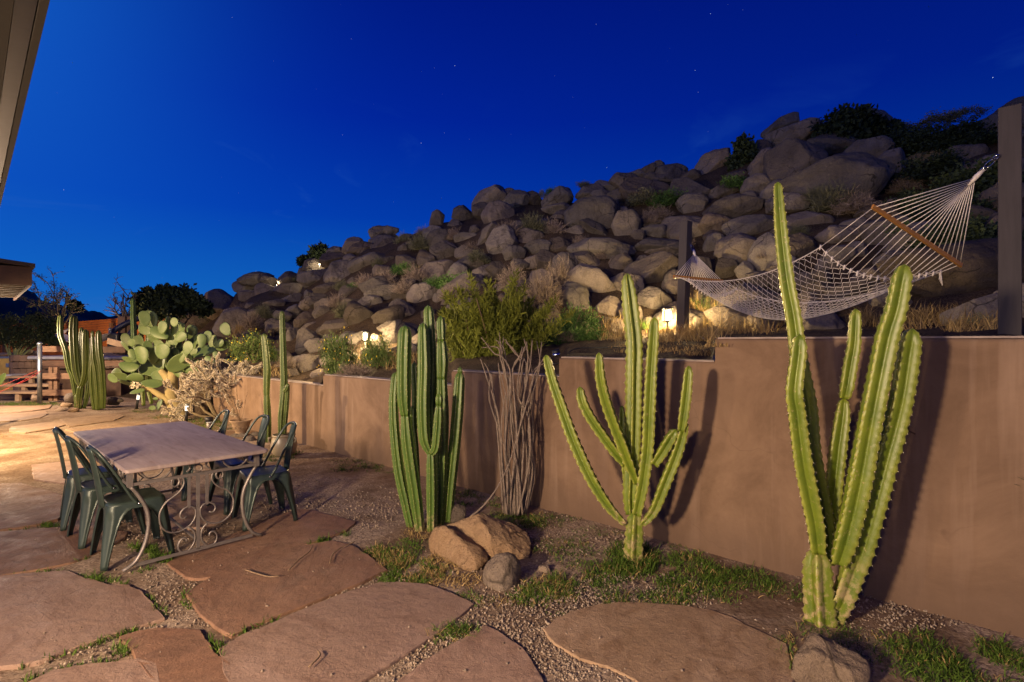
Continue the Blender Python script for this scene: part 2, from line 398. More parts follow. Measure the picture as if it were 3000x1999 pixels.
# moon glow low behind the eave, thin cloud wisps, stars
dt = nt.nodes.new('ShaderNodeVectorMath'); dt.operation = 'DOT_PRODUCT'; nt.links.new(D, dt.inputs[0])
gd = Vector((-.80, .62, .48)).normalized(); dt.inputs[1].default_value = gd
glow = math_(nt, 'POWER', math_(nt, 'MAXIMUM', dt.outputs['Value'], 0.0), 22.0)
col = mix(nt, math_(nt, 'MULTIPLY', glow, 0.8), vm.outputs[0], (.008, .13, .60))
mp = nt.nodes.new('ShaderNodeMapping'); nt.links.new(D, mp.inputs[0]); mp.inputs[3].default_value = (2.2, 2.2, 7); mp.inputs[2].default_value = (0, .25, 0)
cl = ramp(nt, nz(nt, mp.outputs[0], 1.5, 5, .55, .8), .58, .8)
cl = math_(nt, 'MULTIPLY', cl, ramp(nt, sp.outputs[2], 0.42, 0.12, 0, .8), True)
col = mix(nt, cl, col, (.03, .13, .50))
vo = nt.nodes.new('ShaderNodeTexVoronoi'); nt.links.new(D, vo.inputs['Vector']); vo.inputs['Scale'].default_value = 95
sc_ = nt.nodes.new('ShaderNodeSeparateColor'); nt.links.new(vo.outputs['Color'], sc_.inputs[0])
rad_ = ramp(nt, sc_.outputs[0], 0.5, 1.0, 0.0, .050)
st = math_(nt, 'MULTIPLY', math_(nt, 'LESS_THAN', vo.outputs['Distance'], rad_), math_(nt, 'POWER', sc_.outputs[1], 3.0))
col = mix(nt, math_(nt, 'MULTIPLY', st, ramp(nt, sp.outputs[2], .05, .3, .1, .9)), col, (1.0, 1.1, 1.3))
nt.links.new(col, bg.inputs[0]); bg.inputs[1].default_value = 1.0

def lamp(name, kind, loc, power, col, size=.1, label=None):
    l = bpy.data.lights.new(name, kind); o = bpy.data.objects.new(name, l); C.objects.link(o); o.location = loc
    l.energy = power; l.color = col
    if kind != 'SUN': l.shadow_soft_size = size
    return o
WARM = (1.0, .72, .46)
def spot(name, loc, aim, power, col, size, half, blend):
    o = lamp(name, 'SPOT', loc, power, col, size); o.data.spot_size = radians(2 * half); o.data.spot_blend = blend
    o.rotation_euler = (Vector(aim) - Vector(loc)).to_track_quat('-Z', 'Y').to_euler(); return o
spot('porch_and_fill_light', (-2.9, -1.0, 2.0), (.1, 4.4, .7), 2050, WARM, .20, 60, 1.0)
spot('hill_fill_spot', (-7.0, 1.0, 3.0), (-.8, 14, 4.0), 3200, (1.0, .76, .55), .15, 37, 1.0)  # added unseen spot: lights the slope, fading toward the right
lamp('porch_and_fill_light', 'POINT', (-1.5, -1.7, 2.1), 210, WARM, .10)
spot('side_lamp_light', (-9.0, 7.0, 2.3), (-7.5, 8.75, 0), 2500, (1.0, .68, .33), .08, 68, .8)
lamp('porch_and_fill_light', 'POINT', (-4.8, -.4, 2.1), 330, WARM, .1)  # extra fill added to brighten the near left ground and chairs
fill_sun = lamp('hill_fill_sun', 'SUN', (0, 0, 30), 0.21, (1.0, .80, .63)); fill_sun.data.angle = radians(3)  # added warm fill from behind left for the boulders, not the moon
fill_sun.rotation_euler = Vector((.80, .55, -.30)).to_track_quat('-Z', 'Y').to_euler()

# ------------------------------------------------------------------ retaining wall, terrain
def wall_y(a): return 5.497 / (1 + .897 * a)         # distance of the wall along direction a = X/Y
def px_a(px): return (px - 1500) / FPX
SECT = [(-.565, px_a(947), .965), (px_a(947), px_a(1323), 1.13), (px_a(1323), px_a(1638), 1.302), (px_a(1638), px_a(2095), 1.487), (px_a(2095), 1.35, 1.667)]
def wall_pt(a, back=0.0):
    y = wall_y(a); return Vector((a * y + .668 * back, y + .744 * back, 0))
wl = MB(); cp = MB()
TH = .2
for i, (a0, a1, h) in enumerate(SECT):
    n = max(6, int((wall_pt(a1) - wall_pt(a0)).length / .12))
    F_, B_ = [], []
    for k in range(n + 1):
        a = a0 + (a1 - a0) * k / n
        # equal steps along the wall
        p0, p1 = wall_pt(a0), wall_pt(a1); p = p0.lerp(p1, k / n)
        F_.append(p); B_.append(p + Vector((.668, .744, 0)) * TH)
    rings = [(0, -.3), (0, h - .025), (.006, h - .008), (.022, h)]
    V = []; nv = 0
    for off, z in rings: V += [(p.x + .668 * off, p.y + .744 * off, z + (.006 * noise.noise((p.x * 2.3, p.y, 7)) if z > 0 else 0)) for p in F_]
    for off, z in rings[::-1]: V += [(p.x - .668 * off, p.y - .744 * off, z + (.006 * noise.noise((p.x * 2.3, p.y, 7)) if z > 0 else 0)) for p in B_]
    m = n + 1; R = 2 * len(rings)
    Fs = [(r * m + k, r * m + k + 1, (r + 1) * m + k + 1, (r + 1) * m + k) for r in range(R - 1) for k in range(n)]
    Fs += [tuple(r * m for r in range(R)), tuple(r * m + n for r in range(R))[::-1]]
    wl.add(V, Fs)
wt = thing('retaining_wall', 'long brown stucco garden wall stepping up to the right below the hillside', 'wall', wall_pt(0))
o = part('wall_face', wl, 'stucco', wt); sharp(o, 50)
for i, (a0, a1, h) in enumerate(SECT):
    p0, p1 = wall_pt(a0), wall_pt(a1); d = (p1 - p0).normalized()
    mid = (p0 + p1) / 2 + Vector((.668, .744, 0)) * TH / 2
    cp.box((mid.x, mid.y, h + .006), ((p1 - p0).length - .03, TH - .03, .012), ((d.x, d.y, 0), (-d.y, d.x, 0), (0, 0, 1)))
part('wall_top', cp, 'coping', wt, smooth=False)
hk = MB(); q = at(2663, 1235, 3.21); nn = Vector((-.668, -.744, 0)); t_ = Vector((.744, -.668, 0))
hk.tube([q + nn * .0, q + nn * .03 + Vector((0, 0, .05)), q + nn * .05 + Vector((0, 0, .02)), q + nn * .045 - Vector((0, 0, .05)), q + nn * .02 - Vector((0, 0, .07)) + t_ * .03], .005, 6)
hk.tube([q + Vector((0, 0, .06)) + nn * .01, q + nn * .03 + Vector((0, 0, .06)), q + nn * .03 - Vector((0, 0, .01))], .004, 6)
part('iron_hook', hk, 'rust_iron', wt)

SKY = [(440, 742), (520, 690), (545, 655), (620, 632), (690, 645), (705, 612), (740, 592), (780, 570), (830, 548), (930, 515), (985, 505), (1000, 492), (1090, 475), (1125, 446), (1160, 440), (1230, 443), (1330, 432), (1400, 405), (1480, 385), (1560, 388), (1600, 370), (1650, 352), (1700, 332), (1740, 305), (1800, 288), (1900, 290), (2040, 300), (2060, 315), (2130, 305), (2200, 285), (2260, 262), (2300, 258), (2353, 215), (2700, 150)]
def sky_px(px): return float(np.interp(px, [x * 1.275 for x, _ in SKY], [y * 1.275 for _, y in SKY]))
def foot(a):
    k = [-.75, -.62, -.48, -.28, 0, .3, .6, .9, 1.3]
    return float(np.interp(a, k, [17, 14.5, 11.6, 9.0, 8.8, 9.8, 8.0, 6.5, 5.5])), float(np.interp(a, k, [.0, .5, 1.1, 1.33, 1.58, 1.84, 1.82, 1.82, 1.9]))
def ridge(a):
    Y = float(np.interp(a, [-.75, -.62, -.3, 0, .4, .9, 1.3], [28, 25, 20.5, 19, 18.5, 16, 13]))
    t = (1000 - sky_px(1500 + a * FPX) - 26) / FPX
    return Y, EYE + t * Y
def wall_top(a):
    if a < -.55: return 0.0
    h = SECT[-1][2]
    for a0, a1, hh in SECT:
        if a0 <= a < a1: h = hh; break
    return h
def terr(a, Y):
    y0, z0 = foot(a); yr, zr = ridge(a)
    yw = min(wall_y(a) + .14, y0 - 1.2)
    zw = (wall_top(max(a, -.54)) - .05) * max(0, min(1, (a + .66) / .09))
    if Y < yw: return zw
    if Y < y0:
        t = (Y - yw) / (y0 - yw); return zw + (z0 - zw) * t
    if Y < yr:
        t = (Y - y0) / (yr - y0); return z0 + (zr - z0) * (t * .93 + .07 * t * t)
    return zr - .10 * (Y - yr)
def hill_hit(px, py):
    a = px_a(px); t = (1000 - py) / FPX; yr, zr = ridge(a)
    Y = min(wall_y(a), foot(a)[0] - 1.2)
    while Y < yr * 1.02:
        if terr(a, Y) >= EYE + t * Y: return Y
        Y += .04
    return yr
NA, NY = 230, 90
V = []; aa = np.linspace(-.80, 1.32, NA)
for a in aa:
    y0, z0 = foot(a); yr, zr = ridge(a)
    ys = min(wall_y(a) + .13, y0 - 1.21)
    for k in range(NY):
        u = k / (NY - 1); Y = ys + (yr * 1.9 - ys) * u ** 1.5
        z = terr(a, Y); d = min(1, max(0, (Y - ys) / 1.0))
        p = Vector((a * Y, Y, 0))
        z += d * (.05 * noise.fractal(p * 1.3, 1, 2, 4)) + min(1, max(0, (Y - y0) / 2)) * .28 * noise.fractal(p * .35, 1, 2, 4)
        if a < -.57 and k == 0: z = -.15
        V.append((p.x, p.y, z))
Fs = [(i * NY + k, (i + 1) * NY + k, (i + 1) * NY + k + 1, i * NY + k + 1) for i in range(NA - 1) for k in range(NY - 1)]
hm = MB().add(V, Fs); solo('hillside', hm, 'hill_soil', (0, 0, 0), kind='structure')
gm = MB()
N_ = 60; xs = np.concatenate([np.linspace(-600, -14, 12), np.linspace(-13, 6, 90), np.linspace(8, 600, 10)]); ysg = np.concatenate([np.linspace(-60, -2, 6), np.linspace(-1.5, 22, 110), np.linspace(26, 900, 16)])
V = [(x, y, (.018 * noise.fractal((x * .9, y * .9, 3), 1, 2, 4) if -13 < x < 6 and -1 < y < 22 else 0) - .004) for x in xs for y in ysg]
ny = len(ysg); gm.add(V, [(i * ny + k, (i + 1) * ny + k, (i + 1) * ny + k + 1, i * ny + k + 1) for i in range(len(xs) - 1) for k in range(ny - 1)])
solo('ground', gm, 'gravel_soil', (0, 0, 0), kind='structure')
# distant hills beyond the fence
DH = [(-300, 700), (-60, 770), (40, 830), (70, 838), (100, 852), (120, 872), (150, 885), (190, 893), (212, 890), (240, 893), (260, 905), (290, 905), (305, 918), (330, 925), (380, 918), (430, 905), (480, 880), (540, 878), (600, 880), (700, 900)]
V = []
pxs = list(range(-300, 701, 8)); W_ = 18
for px in pxs:
    py = float(np.interp(px, [x for x, _ in DH], [y for _, y in DH]))
    for k in range(W_):
        u = k / (W_ - 1); Y = 42 + 40 * u
        top = EYE + (1000 - py) / FPX * 72; s = min(1, u / .75); z = -0.2 + (top + .2) * (s ** .9) - max(0, u - .75) * 20
        q = Vector((px_a(px) * Y, Y, 0)); z += (.9 * noise.fractal(q * .12, 1, 2, 5) + .4 * noise.fractal(q * .6, 1, 2, 3)) * min(1, u * 3)
        V.append((q.x, q.y, z))
solo('far_hills', MB().add(V, [(i * W_ + k, (i + 1) * W_ + k, (i + 1) * W_ + k + 1, i * W_ + k + 1) for i in range(len(pxs) - 1) for k in range(W_ - 1)]), 'leaf_dark', (0, 0, 0), kind='structure')

# ------------------------------------------------------------------ boulders
def ico(sub):
    bm = bmesh.new(); bmesh.ops.create_icosphere(bm, subdivisions=sub, radius=1)
    v = np.array([x.co[:] for x in bm.verts]); f = np.array([[x.index for x in q.verts] for q in bm.faces]); bm.free(); return v, f
ICO = {s: ico(s) for s in (1, 2, 3, 4, 5)}
def boulder_shape(seed, sub=4, planes=11, p=13, rough=.05, crack=.03):
    r = np.random.default_rng(seed); d, f = ICO[sub]
    n = r.normal(size=(planes, 3)); n /= np.linalg.norm(n, axis=1)[:, None]
    c = r.uniform(.62, .98, planes)
    q = np.maximum(d @ n.T, 0) / c
    rad = (np.sum(q ** p, axis=1) + 1.0 / 1.12 ** p) ** (-1 / p)
    off = Vector(r.uniform(-50, 50, 3))
    k = np.array([noise.fractal(Vector(x) * 1.3 + off, 1, 2, 5) for x in d])
    k2 = np.array([abs(noise.noise(Vector(x) * 1.7 - off)) for x in d])
    k3 = np.array([noise.fractal(Vector(x) * 6 + off, 1, 2, 4) for x in d])
    n2 = r.normal(size=(16, 3)); n2 /= np.linalg.norm(n2, axis=1)[:, None]; c2 = r.uniform(.86, 1.02, 16)
    rad = np.minimum(rad, 1 / np.max(np.maximum(d @ n2.T, 1e-3) / c2, axis=1) * 1.0)
    rad = rad * (1 + rough * 1.5 * k + .014 * k3)
    for _ in range(2 if crack > .04 else 1):
        cn = r.normal(size=3); cn /= np.linalg.norm(cn); g = d @ cn + r.uniform(-.35, .35) + .10 * k3 + .08 * k
        rad = rad - crack * np.exp(-(g / .022) ** 2)
    rad = rad - crack * .5 * np.exp(-(k2 / .03) ** 2)
    v = d * rad[:, None]
    mn, mx = v.min(0), v.max(0); v = (v - (mn + mx) / 2) / ((mx - mn) / 2)
    return v, f
BMESH = []
for i in range(34):
    v, f = boulder_shape(100 + i, 5, planes=7 + i % 6, p=14 + (i % 5) * 6, rough=.03 + .015 * (i % 3), crack=.05 if i % 2 else .075)
    BMESH.append(MB().add(v, f).mesh('boulder', 'granite_dark' if i % 4 == 0 else 'granite'))
def za(x, y): return 700 + x / 2.614, 650 + y / 2.614, 2.614
def zb(x, y): return 1100 + x / 2.613, 400 + y / 2.613, 2.613
def zc(x, y): return 1900 + x / 1.96, 300 + y / 1.96, 1.96
BL = [  # view, x, y, half width, half height, tilt, label
 (zb,470,640,50,62,0,0),(zb,670,610,75,70,0,0),(zb,870,500,130,95,30,'large slab-like dark boulder cresting the left middle of the ridge against the sky'),(zb,985,462,80,48,30,0),(zb,1070,495,95,65,25,0),(zb,1200,480,65,50,5,'round boulder at the end of the row on the skyline beside a small shrub'),(zb,830,575,80,60,0,0),(zb,940,600,110,90,20,0),(zb,1390,490,110,70,25,0),(zb,1640,440,95,65,10,0),(zb,1740,465,80,45,0,0),(zb,1840,500,80,88,0,'egg-shaped grey boulder standing behind the biggest pale boulder'),(zb,1760,380,75,45,0,0),(zb,1900,355,95,65,10,0),(zb,2010,290,60,30,0,0),(zb,2100,265,55,40,20,0),(zb,2168,240,33,44,10,'small upright boulder standing on the ridge top like a thumb'),(zb,2240,325,120,90,15,0),
 (zb,1665,640,192,150,-18,'biggest pale boulder propped on the slope with a flat overhanging face'),(zb,1690,725,130,45,-35,0),(zb,1530,755,70,60,0,0),(zb,1925,705,95,118,18,'upright block beside the biggest propped boulder'),(zb,2140,735,90,55,-5,0),(zb,2120,668,70,35,0,0),(zb,1720,890,215,88,-4,'long flat boulder lying under the biggest propped boulder'),(zb,2190,860,180,72,-5,0),(zb,970,820,95,118,-25,'smooth reddish leaning boulder in the middle of the slope'),(zb,870,770,60,100,-30,0),(zb,1200,790,90,75,0,0),(zb,1250,865,100,58,0,0),(zb,520,880,90,65,0,0),(zb,400,960,75,80,0,0),(zb,510,790,100,75,10,0),(zb,1620,970,125,72,-25,0),(zb,1630,1135,182,115,-32,'wide cracked boulder leaning down toward the hammock lantern'),(zb,1530,1265,145,112,-35,0),(zb,1870,990,92,78,35,0),(zb,2110,1040,180,118,32,'broad wedge of rock overhanging the glowing lantern'),(zb,1790,1320,92,82,0,'rounded boulder left of the tall cactus spear, grass at its foot'),(zb,2120,1265,122,98,20,'boulder lit almost white from below by the lantern'),(zb,2290,1130,70,92,0,0),(zb,370,1225,112,92,20,'pointed tan boulder above the lit rocks in the middle'),(zb,660,1190,168,102,20,0),(zb,680,1310,120,62,0,0),(zb,830,1060,72,60,30,0),(zb,100,1390,108,80,8,'boulder with its underside lit gold by the bare bulb lamp'),(zb,230,1340,80,72,0,0),(zb,180,1500,140,72,0,0),(zb,60,850,82,52,10,0),(zb,40,730,58,36,0,0),(zb,120,720,52,30,0,0),(zb,95,772,72,36,0,0),(zb,210,880,42,46,0,0),(zb,310,850,56,46,0,0),(zb,215,815,50,34,0,0),(zb,700,790,86,42,0,0),(zb,1380,556,95,34,5,0),(zb,1420,630,72,58,0,0),(zb,2050,960,50,42,0,0),(zb,1250,700,90,60,10,0),(zb,700,900,80,55,0,0),(zb,1060,900,80,55,0,0),(zb,1950,890,40,52,0,0),(zb,2010,770,50,44,0,0),
 (za,130,440,112,46,5,'low dark dome of rock at the far left end of the ridge'),(za,240,452,58,38,0,0),(za,50,500,80,44,0,0),(za,400,450,84,60,5,0),(za,500,405,50,50,0,0),(za,580,345,75,55,0,'boulder under the juniper on the ridge with a lit gap beside it'),(za,735,230,56,38,8,'squarish boulder balanced at the crest right of the juniper'),(za,740,290,100,48,10,0),(za,870,190,78,56,35,0),(za,960,225,112,58,10,0),(za,1080,90,72,50,5,'tilted slab crowning the layered outcrop on the left ridge'),(za,1110,150,100,40,5,0),(za,990,325,130,66,12,0),(za,770,420,102,108,10,'tall faceted block facing left under the layered outcrop'),(za,590,450,112,70,15,0),(za,660,520,82,42,10,0),(za,220,530,82,55,5,0),(za,380,540,98,60,15,0),(za,400,610,72,46,10,0),(za,90,575,76,42,0,0),(za,540,572,34,42,0,0),(za,630,612,80,56,10,0),(za,530,630,62,42,15,0),(za,680,655,92,62,25,0),(za,1050,520,105,84,10,0),(za,1110,560,122,66,10,0),(za,420,690,52,42,20,0),(za,510,760,76,60,5,0),(za,650,715,72,60,0,0),(za,740,820,112,58,10,0),(za,560,810,70,34,20,0),(za,425,912,62,86,8,'upright oval boulder, left of a pair behind the pale cacti'),(za,535,930,76,98,-5,'split upright boulder, right of a pair behind the pale cacti'),(za,590,965,76,62,0,0),(za,620,840,26,32,0,0),(za,930,725,104,100,0,'cracked tan boulder above the bare bulb lamp'),(za,1240,680,80,75,0,0),(za,1230,885,112,110,0,0),(za,530,1110,90,86,20,'bright boulder with a pale top sitting just behind the low wall'),(za,470,1085,60,52,10,0),(za,620,1170,62,36,0,0),(za,410,1172,46,50,0,'small dark red rock on the wall edge behind the tall cactus pair'),(za,690,1070,60,60,0,0),(za,1720,275,0,0,0,0),(za,1450,315,76,62,10,0),(za,1570,240,92,72,0,0),(za,1500,100,80,60,0,0),(za,1330,190,60,40,0,0),(za,1280,130,50,34,0,0),(za,870,640,70,44,0,0),(za,270,640,70,40,0,0),(za,310,800,90,50,0,0),(za,900,480,60,44,0,0),
 (zc,760,150,92,46,20,'tilted flat-topped rock on the summit left of the dark tree'),(zc,830,205,132,58,12,0),(zc,940,190,80,50,5,0),(zc,655,285,56,62,0,0),(zc,670,370,92,70,30,0),(zc,850,410,150,168,12,'huge smooth dark dome of rock behind the tallest cactus spear'),(zc,1050,480,240,130,8,'broad dark rock face beneath the ridge tree'),(zc,1250,310,112,74,10,0),(zc,1390,370,62,90,0,0),(zc,1300,440,76,56,0,0),(zc,620,490,76,60,20,0),(zc,500,440,62,40,15,0),(zc,380,350,92,62,28,0),(zc,120,430,94,60,12,0),(zc,265,545,128,74,-22,0),(zc,250,610,82,68,-10,0),(zc,480,620,136,70,4,'wide dome-shaped boulder right of the far hammock post'),(zc,400,710,90,66,-5,0),(zc,600,712,142,58,4,0),(zc,375,772,52,32,0,0),(zc,380,812,56,50,0,0),(zc,530,845,126,80,5,'rounded boulder balanced on two smaller rocks beneath the hammock cords'),(zc,665,880,74,116,-12,0),(zc,450,950,52,50,0,0),(zc,550,970,46,48,0,0),(zc,860,850,96,80,0,0),(zc,910,690,116,52,0,0),(zc,800,580,100,50,0,0),(zc,100,860,106,42,0,0),(zc,150,1050,62,74,0,0),(zc,300,975,54,80,0,0),(zc,1750,990,310,175,-6,'enormous dark boulder on the terrace behind the near hammock post'),(zc,1010,1275,132,98,-25,'wedge-shaped rock on the terrace under the hammock'),(zc,660,1285,82,62,-15,0),(zc,332,1332,56,40,-5,'small rounded rock on the dry grass right of the lantern'),(zc,1950,195,112,86,22,'big rock crowning the right end of the ridge'),(zc,1780,195,80,42,0,0),(zc,1470,205,42,36,10,0),(zc,2090,45,80,42,15,0),(zc,1600,230,70,40,0,0),(zc,1550,440,90,55,0,0),(zc,1950,590,60,34,0,0),(zc,1600,330,90,50,0,0),(zc,20,385,40,30,0,0),(zc,56,372,32,30,0,0),(zc,1300,640,90,50,0,0),(zc,1780,420,120,60,0,0),(zc,1100,780,110,60,0,0),(zc,1480,610,100,55,0,0),
]
GEN = ['weathered granite boulder in the pile on the hillside']
GROUP = 'granite boulders heaped on the hillside'
taken = []
def put_boulder(px, py, rx, ry, ang, label, k, mat=None):
    Y = hill_hit(px, py); Y -= .62 * (rx + ry) / 2 * Y / FPX; c = at(px, py, Y)
    s = Y / FPX
    o = bpy.data.objects.new('boulder', BMESH[k % len(BMESH)]); C.objects.link(o)
    o.location = c; o.scale = (rx * s * 1.2, (rx + ry) / 2 * s * 1.05, ry * s * 1.22)
    o.rotation_euler = Vector((0, -radians(ang), -math.atan(px_a(px)) * .8))
    tag(o, label or GEN[0], 'boulder', GROUP); taken.append((px, py, rx, ry)); return o
k = 0
for view, x, y, rx, ry, ang, lab in BL:
    if not rx: continue
    px, py, s = view(x, y); k += 1
    put_boulder(px, py, rx / s, ry / s, ang, lab, k * 7)
# fill the gaps of the pile
tries = 0; n_fill = 0
while n_fill < 138 and tries < 30000:
    tries += 1
    px = rng.uniform(600, 3050); a = px_a(px); y0, z0 = foot(a)
    lo = 1000 - (z0 - EYE) / y0 * FPX; hi = sky_px(px) + 14
    if px < 760: lo = 1000
    py = rng.uniform(hi, lo)
    if px > 2450 and py > 560 and rng.random() < .7: continue
    big = 1 + .5 * max(0, (px - 1500) / 1500); r = rng.choice([18, 22, 28, 34, 42]) * big
    rx = r * rng.uniform(.9, 1.5); ry = r * rng.uniform(.7, 1.0)
    if any(((px - q[0]) / (q[2] * .82 + rx * .55)) ** 2 + ((py - q[1]) / (q[3] * .82 + ry * .55)) ** 2 < 1 for q in taken): continue
    put_boulder(px, py, rx, ry, rng.uniform(-25, 30), None, rng.randrange(200)); n_fill += 1
print('boulders', len(taken), 'fill', n_fill, 'tries', tries)
# ------------------------------------------------------------------ ribbed cacti
def ribbed(mb, spn, pts, rad, nr=5, depth=.5, amp=.07, wav=.05, rot=0.0, cork=None, step=.017, tipround=1.6, seed=0, sp_len=.012):
    r_ = random.Random(seed)
    path, R = smooth_path(pts, step, rad); path = [Vector(p) for p in path]
    S = [0.0]
    for i in range(1, len(path)): S.append(S[-1] + (path[i] - path[i - 1]).length)
    L = S[-1]; m = len(path); K = 8
    T = [(path[min(i + 1, m - 1)] - path[max(i - 1, 0)]).normalized() for i in range(m)]
    u = Vector((1, 0, 0)); u = (u - T[0] * u.dot(T[0])).normalized()
    n = nr * K; V = []; A = []; Kk = []
    ph = np.arange(n) / K; fr = ph % 1.0
    prof = (1 - np.abs(2 * fr - 1)) ** .8 if nr <= 5 else np.abs(np.sin(pi * fr)) ** .85
    ridge_ = np.clip(1 - np.minimum(fr, 1 - fr) * 6.5, 0, 1)
    spv = []
    offs = [r_.uniform(0, 6) for _ in range(nr)]
    for i in range(m):
        u = (u - T[i] * u.dot(T[i])); u.normalize(); w = T[i].cross(u)
        d = L - S[i]; Ri = R[i]
        tl = Ri * tipround
        dep = depth
        if d < tl:
            q = 1 - d / tl; Ri *= max(.06, sqrt(max(0, 1 - q * q))) ; dep = depth * (1 - .35 * q)
        for k in range(n):
            sc_ = 1 + (amp * sin(2 * pi * S[i] / wav + offs[k // K if fr[k] < .5 else (k // K + 1) % nr]) * ridge_[k])
            wob = 1 + .05 * noise.noise((path[i] * 4 + Vector((k // K * 3.1, 0, seed))))
            rr = Ri * (1 - dep * prof[k]) * sc_ * wob
            a = 2 * pi * k / n + rot
            V.append(tuple(path[i] + (u * cos(a) + w * sin(a)) * rr)); A.append(ridge_[k] * (.55 + .45 * (sc_ > 1)))
            Kk.append(0 if cork is None else max(0, 1 - S[i] / cork))
    F = [(i * n + k, i * n + (k + 1) % n, (i + 1) * n + (k + 1) % n, (i + 1) * n + k) for i in range(m - 1) for k in range(n)]
    F += [tuple((m - 1) * n + k for k in range(n)), tuple(range(n))[::-1]]
    mb.add(V, F, ridge=np.array(A), cork=np.array(Kk))
    # areoles with short needles along every ridge
    nstep = max(1, int(wav / step + .5))
    for c_ in range(nr):
        for i in range(1 + r_.randrange(nstep), m - 1, nstep):
            p = Vector(V[i * n + c_ * K]); o_ = (p - path[i]).normalized()
            b = .0032; t1 = T[i]; t2 = o_.cross(t1)
            q = [p + o_ * .001 + t1 * b, p + o_ * .001 + t2 * b, p + o_ * .001 - t1 * b, p + o_ * .001 - t2 * b, p + o_ * .004]
            spn.add([tuple(x) for x in q], [(0, 1, 4), (1, 2, 4), (2, 3, 4), (3, 0, 4)])
            for _ in range(3):
                dv = (o_ * 1.2 + t1 * r_.uniform(-1, 1) + t2 * r_.uniform(-1, 1)).normalized()
                e_ = p + dv * sp_len * r_.uniform(.7, 1.4); s_ = t2 * .0015
                spn.add([tuple(p - s_), tuple(p + s_), tuple(e_)], [(0, 1, 2)])

def cactus(name, label, arms, base, mat, cat='cactus', group=None, **kw):
    t = thing(name, label, cat, base, group)
    for i, A in enumerate(arms):
        mb, sp = MB(), MB(); opt = dict(kw); opt.update(A.get('o', {}))
        ribbed(mb, sp, A['p'], A['r'], seed=hash(label) % 97 * 0 + i * 13 + len(label), **opt)
        o = part('stem', mb, mat, t); tag(part('spines', sp, 'spine', o, smooth=False), kind='stuff')
    return t
def sx(f):      # zoom views -> photo pixels
    return f
def zd(x, y): return 2000 + x / 1.744, 1100 + y / 1.744
def ze(x, y): return 1100 + x / 1.96, 850 + y / 1.96
def zg(x, y): return x / 2.614, 700 + y / 2.614
def zl(x, y): return x / 3.92, 850 + y / 3.92
def ZC(x, y): a, b, _ = zc(x, y); return a, b
def ZA(x, y): a, b, _ = za(x, y); return a, b
def arm(view, pts, Y0, Y1, w, scale, **o):
    """view points base -> tip, distance Y0 at base to Y1 at tip, view widths"""
    n = len(pts); P = []; R = []
    for i, p in enumerate(pts):
        v = p[2] if len(p) > 2 else view
        px, py = v(p[0], p[1]); Y = Y0 + (Y1 - Y0) * i / (n - 1)
        P.append(at(px, py, Y)); ww = w[i] if isinstance(w, (list, tuple)) else w
        R.append(ww / 2 / FPX * Y)
    return dict(p=P, r=R, o=o)

# -- big cactus at the right (widths in photo pixels)
big = [
 arm(zd, [(705, 1275), (700, 1180), (693, 1050), (690, 950), (688, 880)], 3.10, 3.13, [92, 88, 84, 80, 74], 1, cork=.55, nr=5, depth=.42),
 arm(zd, [(770, 1240), (815, 1150), (865, 1010), (915, 880), (970, 680), (1030, 450), (1085, 250), (1120, 100), (1490, 1450, ZC), (1515, 1300, ZC)], 3.10, 2.88, [62, 72, 76, 78, 76, 76, 74, 72, 70, 64], 1, cork=.5),
 arm(zd, [(735, 960), (745, 850), (715, 660), (660, 380), (640, 150), (860, 1450, ZC), (835, 1250, ZC), (790, 1000, ZC), (757, 700, ZC), (741, 458, ZC)], 3.20, 3.30, [50, 56, 60, 62, 62, 62, 58, 54, 46, 30], 1),
 arm(zd, [(692, 905), (680, 780), (645, 600), (612, 420), (585, 200), (570, 80), (860, 1450, ZC), (868, 1332, ZC)], 3.08, 3.02, [52, 64, 66, 66, 64, 62, 58, 52], 1),
 arm(zd, [(752, 800), (765, 640), (790, 400), (815, 220), (825, 118)], 3.24, 3.22, [52, 58, 60, 52, 30], 1, tipround=.8),
 arm(zd, [(825, 118), (838, 60), (1160, 1500, ZC), (1180, 1380, ZC), (1190, 1185, ZC)], 3.22, 3.18, [34, 46, 48, 46, 36], 1),
 arm(zd, [(795, 960), (830, 850), (870, 690), (910, 500), (950, 280), (985, 100), (1370, 1350, ZC), (1420, 1180, ZC), (1468, 930, ZC)], 3.03, 2.84, [56, 74, 78, 80, 78, 76, 74, 70, 62], 1),
]
cactus('branching_cactus', 'largest branching cactus at the right with a tall spear-like arm rising past the hammock', big, ground(2405, 1824), 'cereus_green', nr=4, depth=.60, amp=.085, wav=.055, rot=.35)
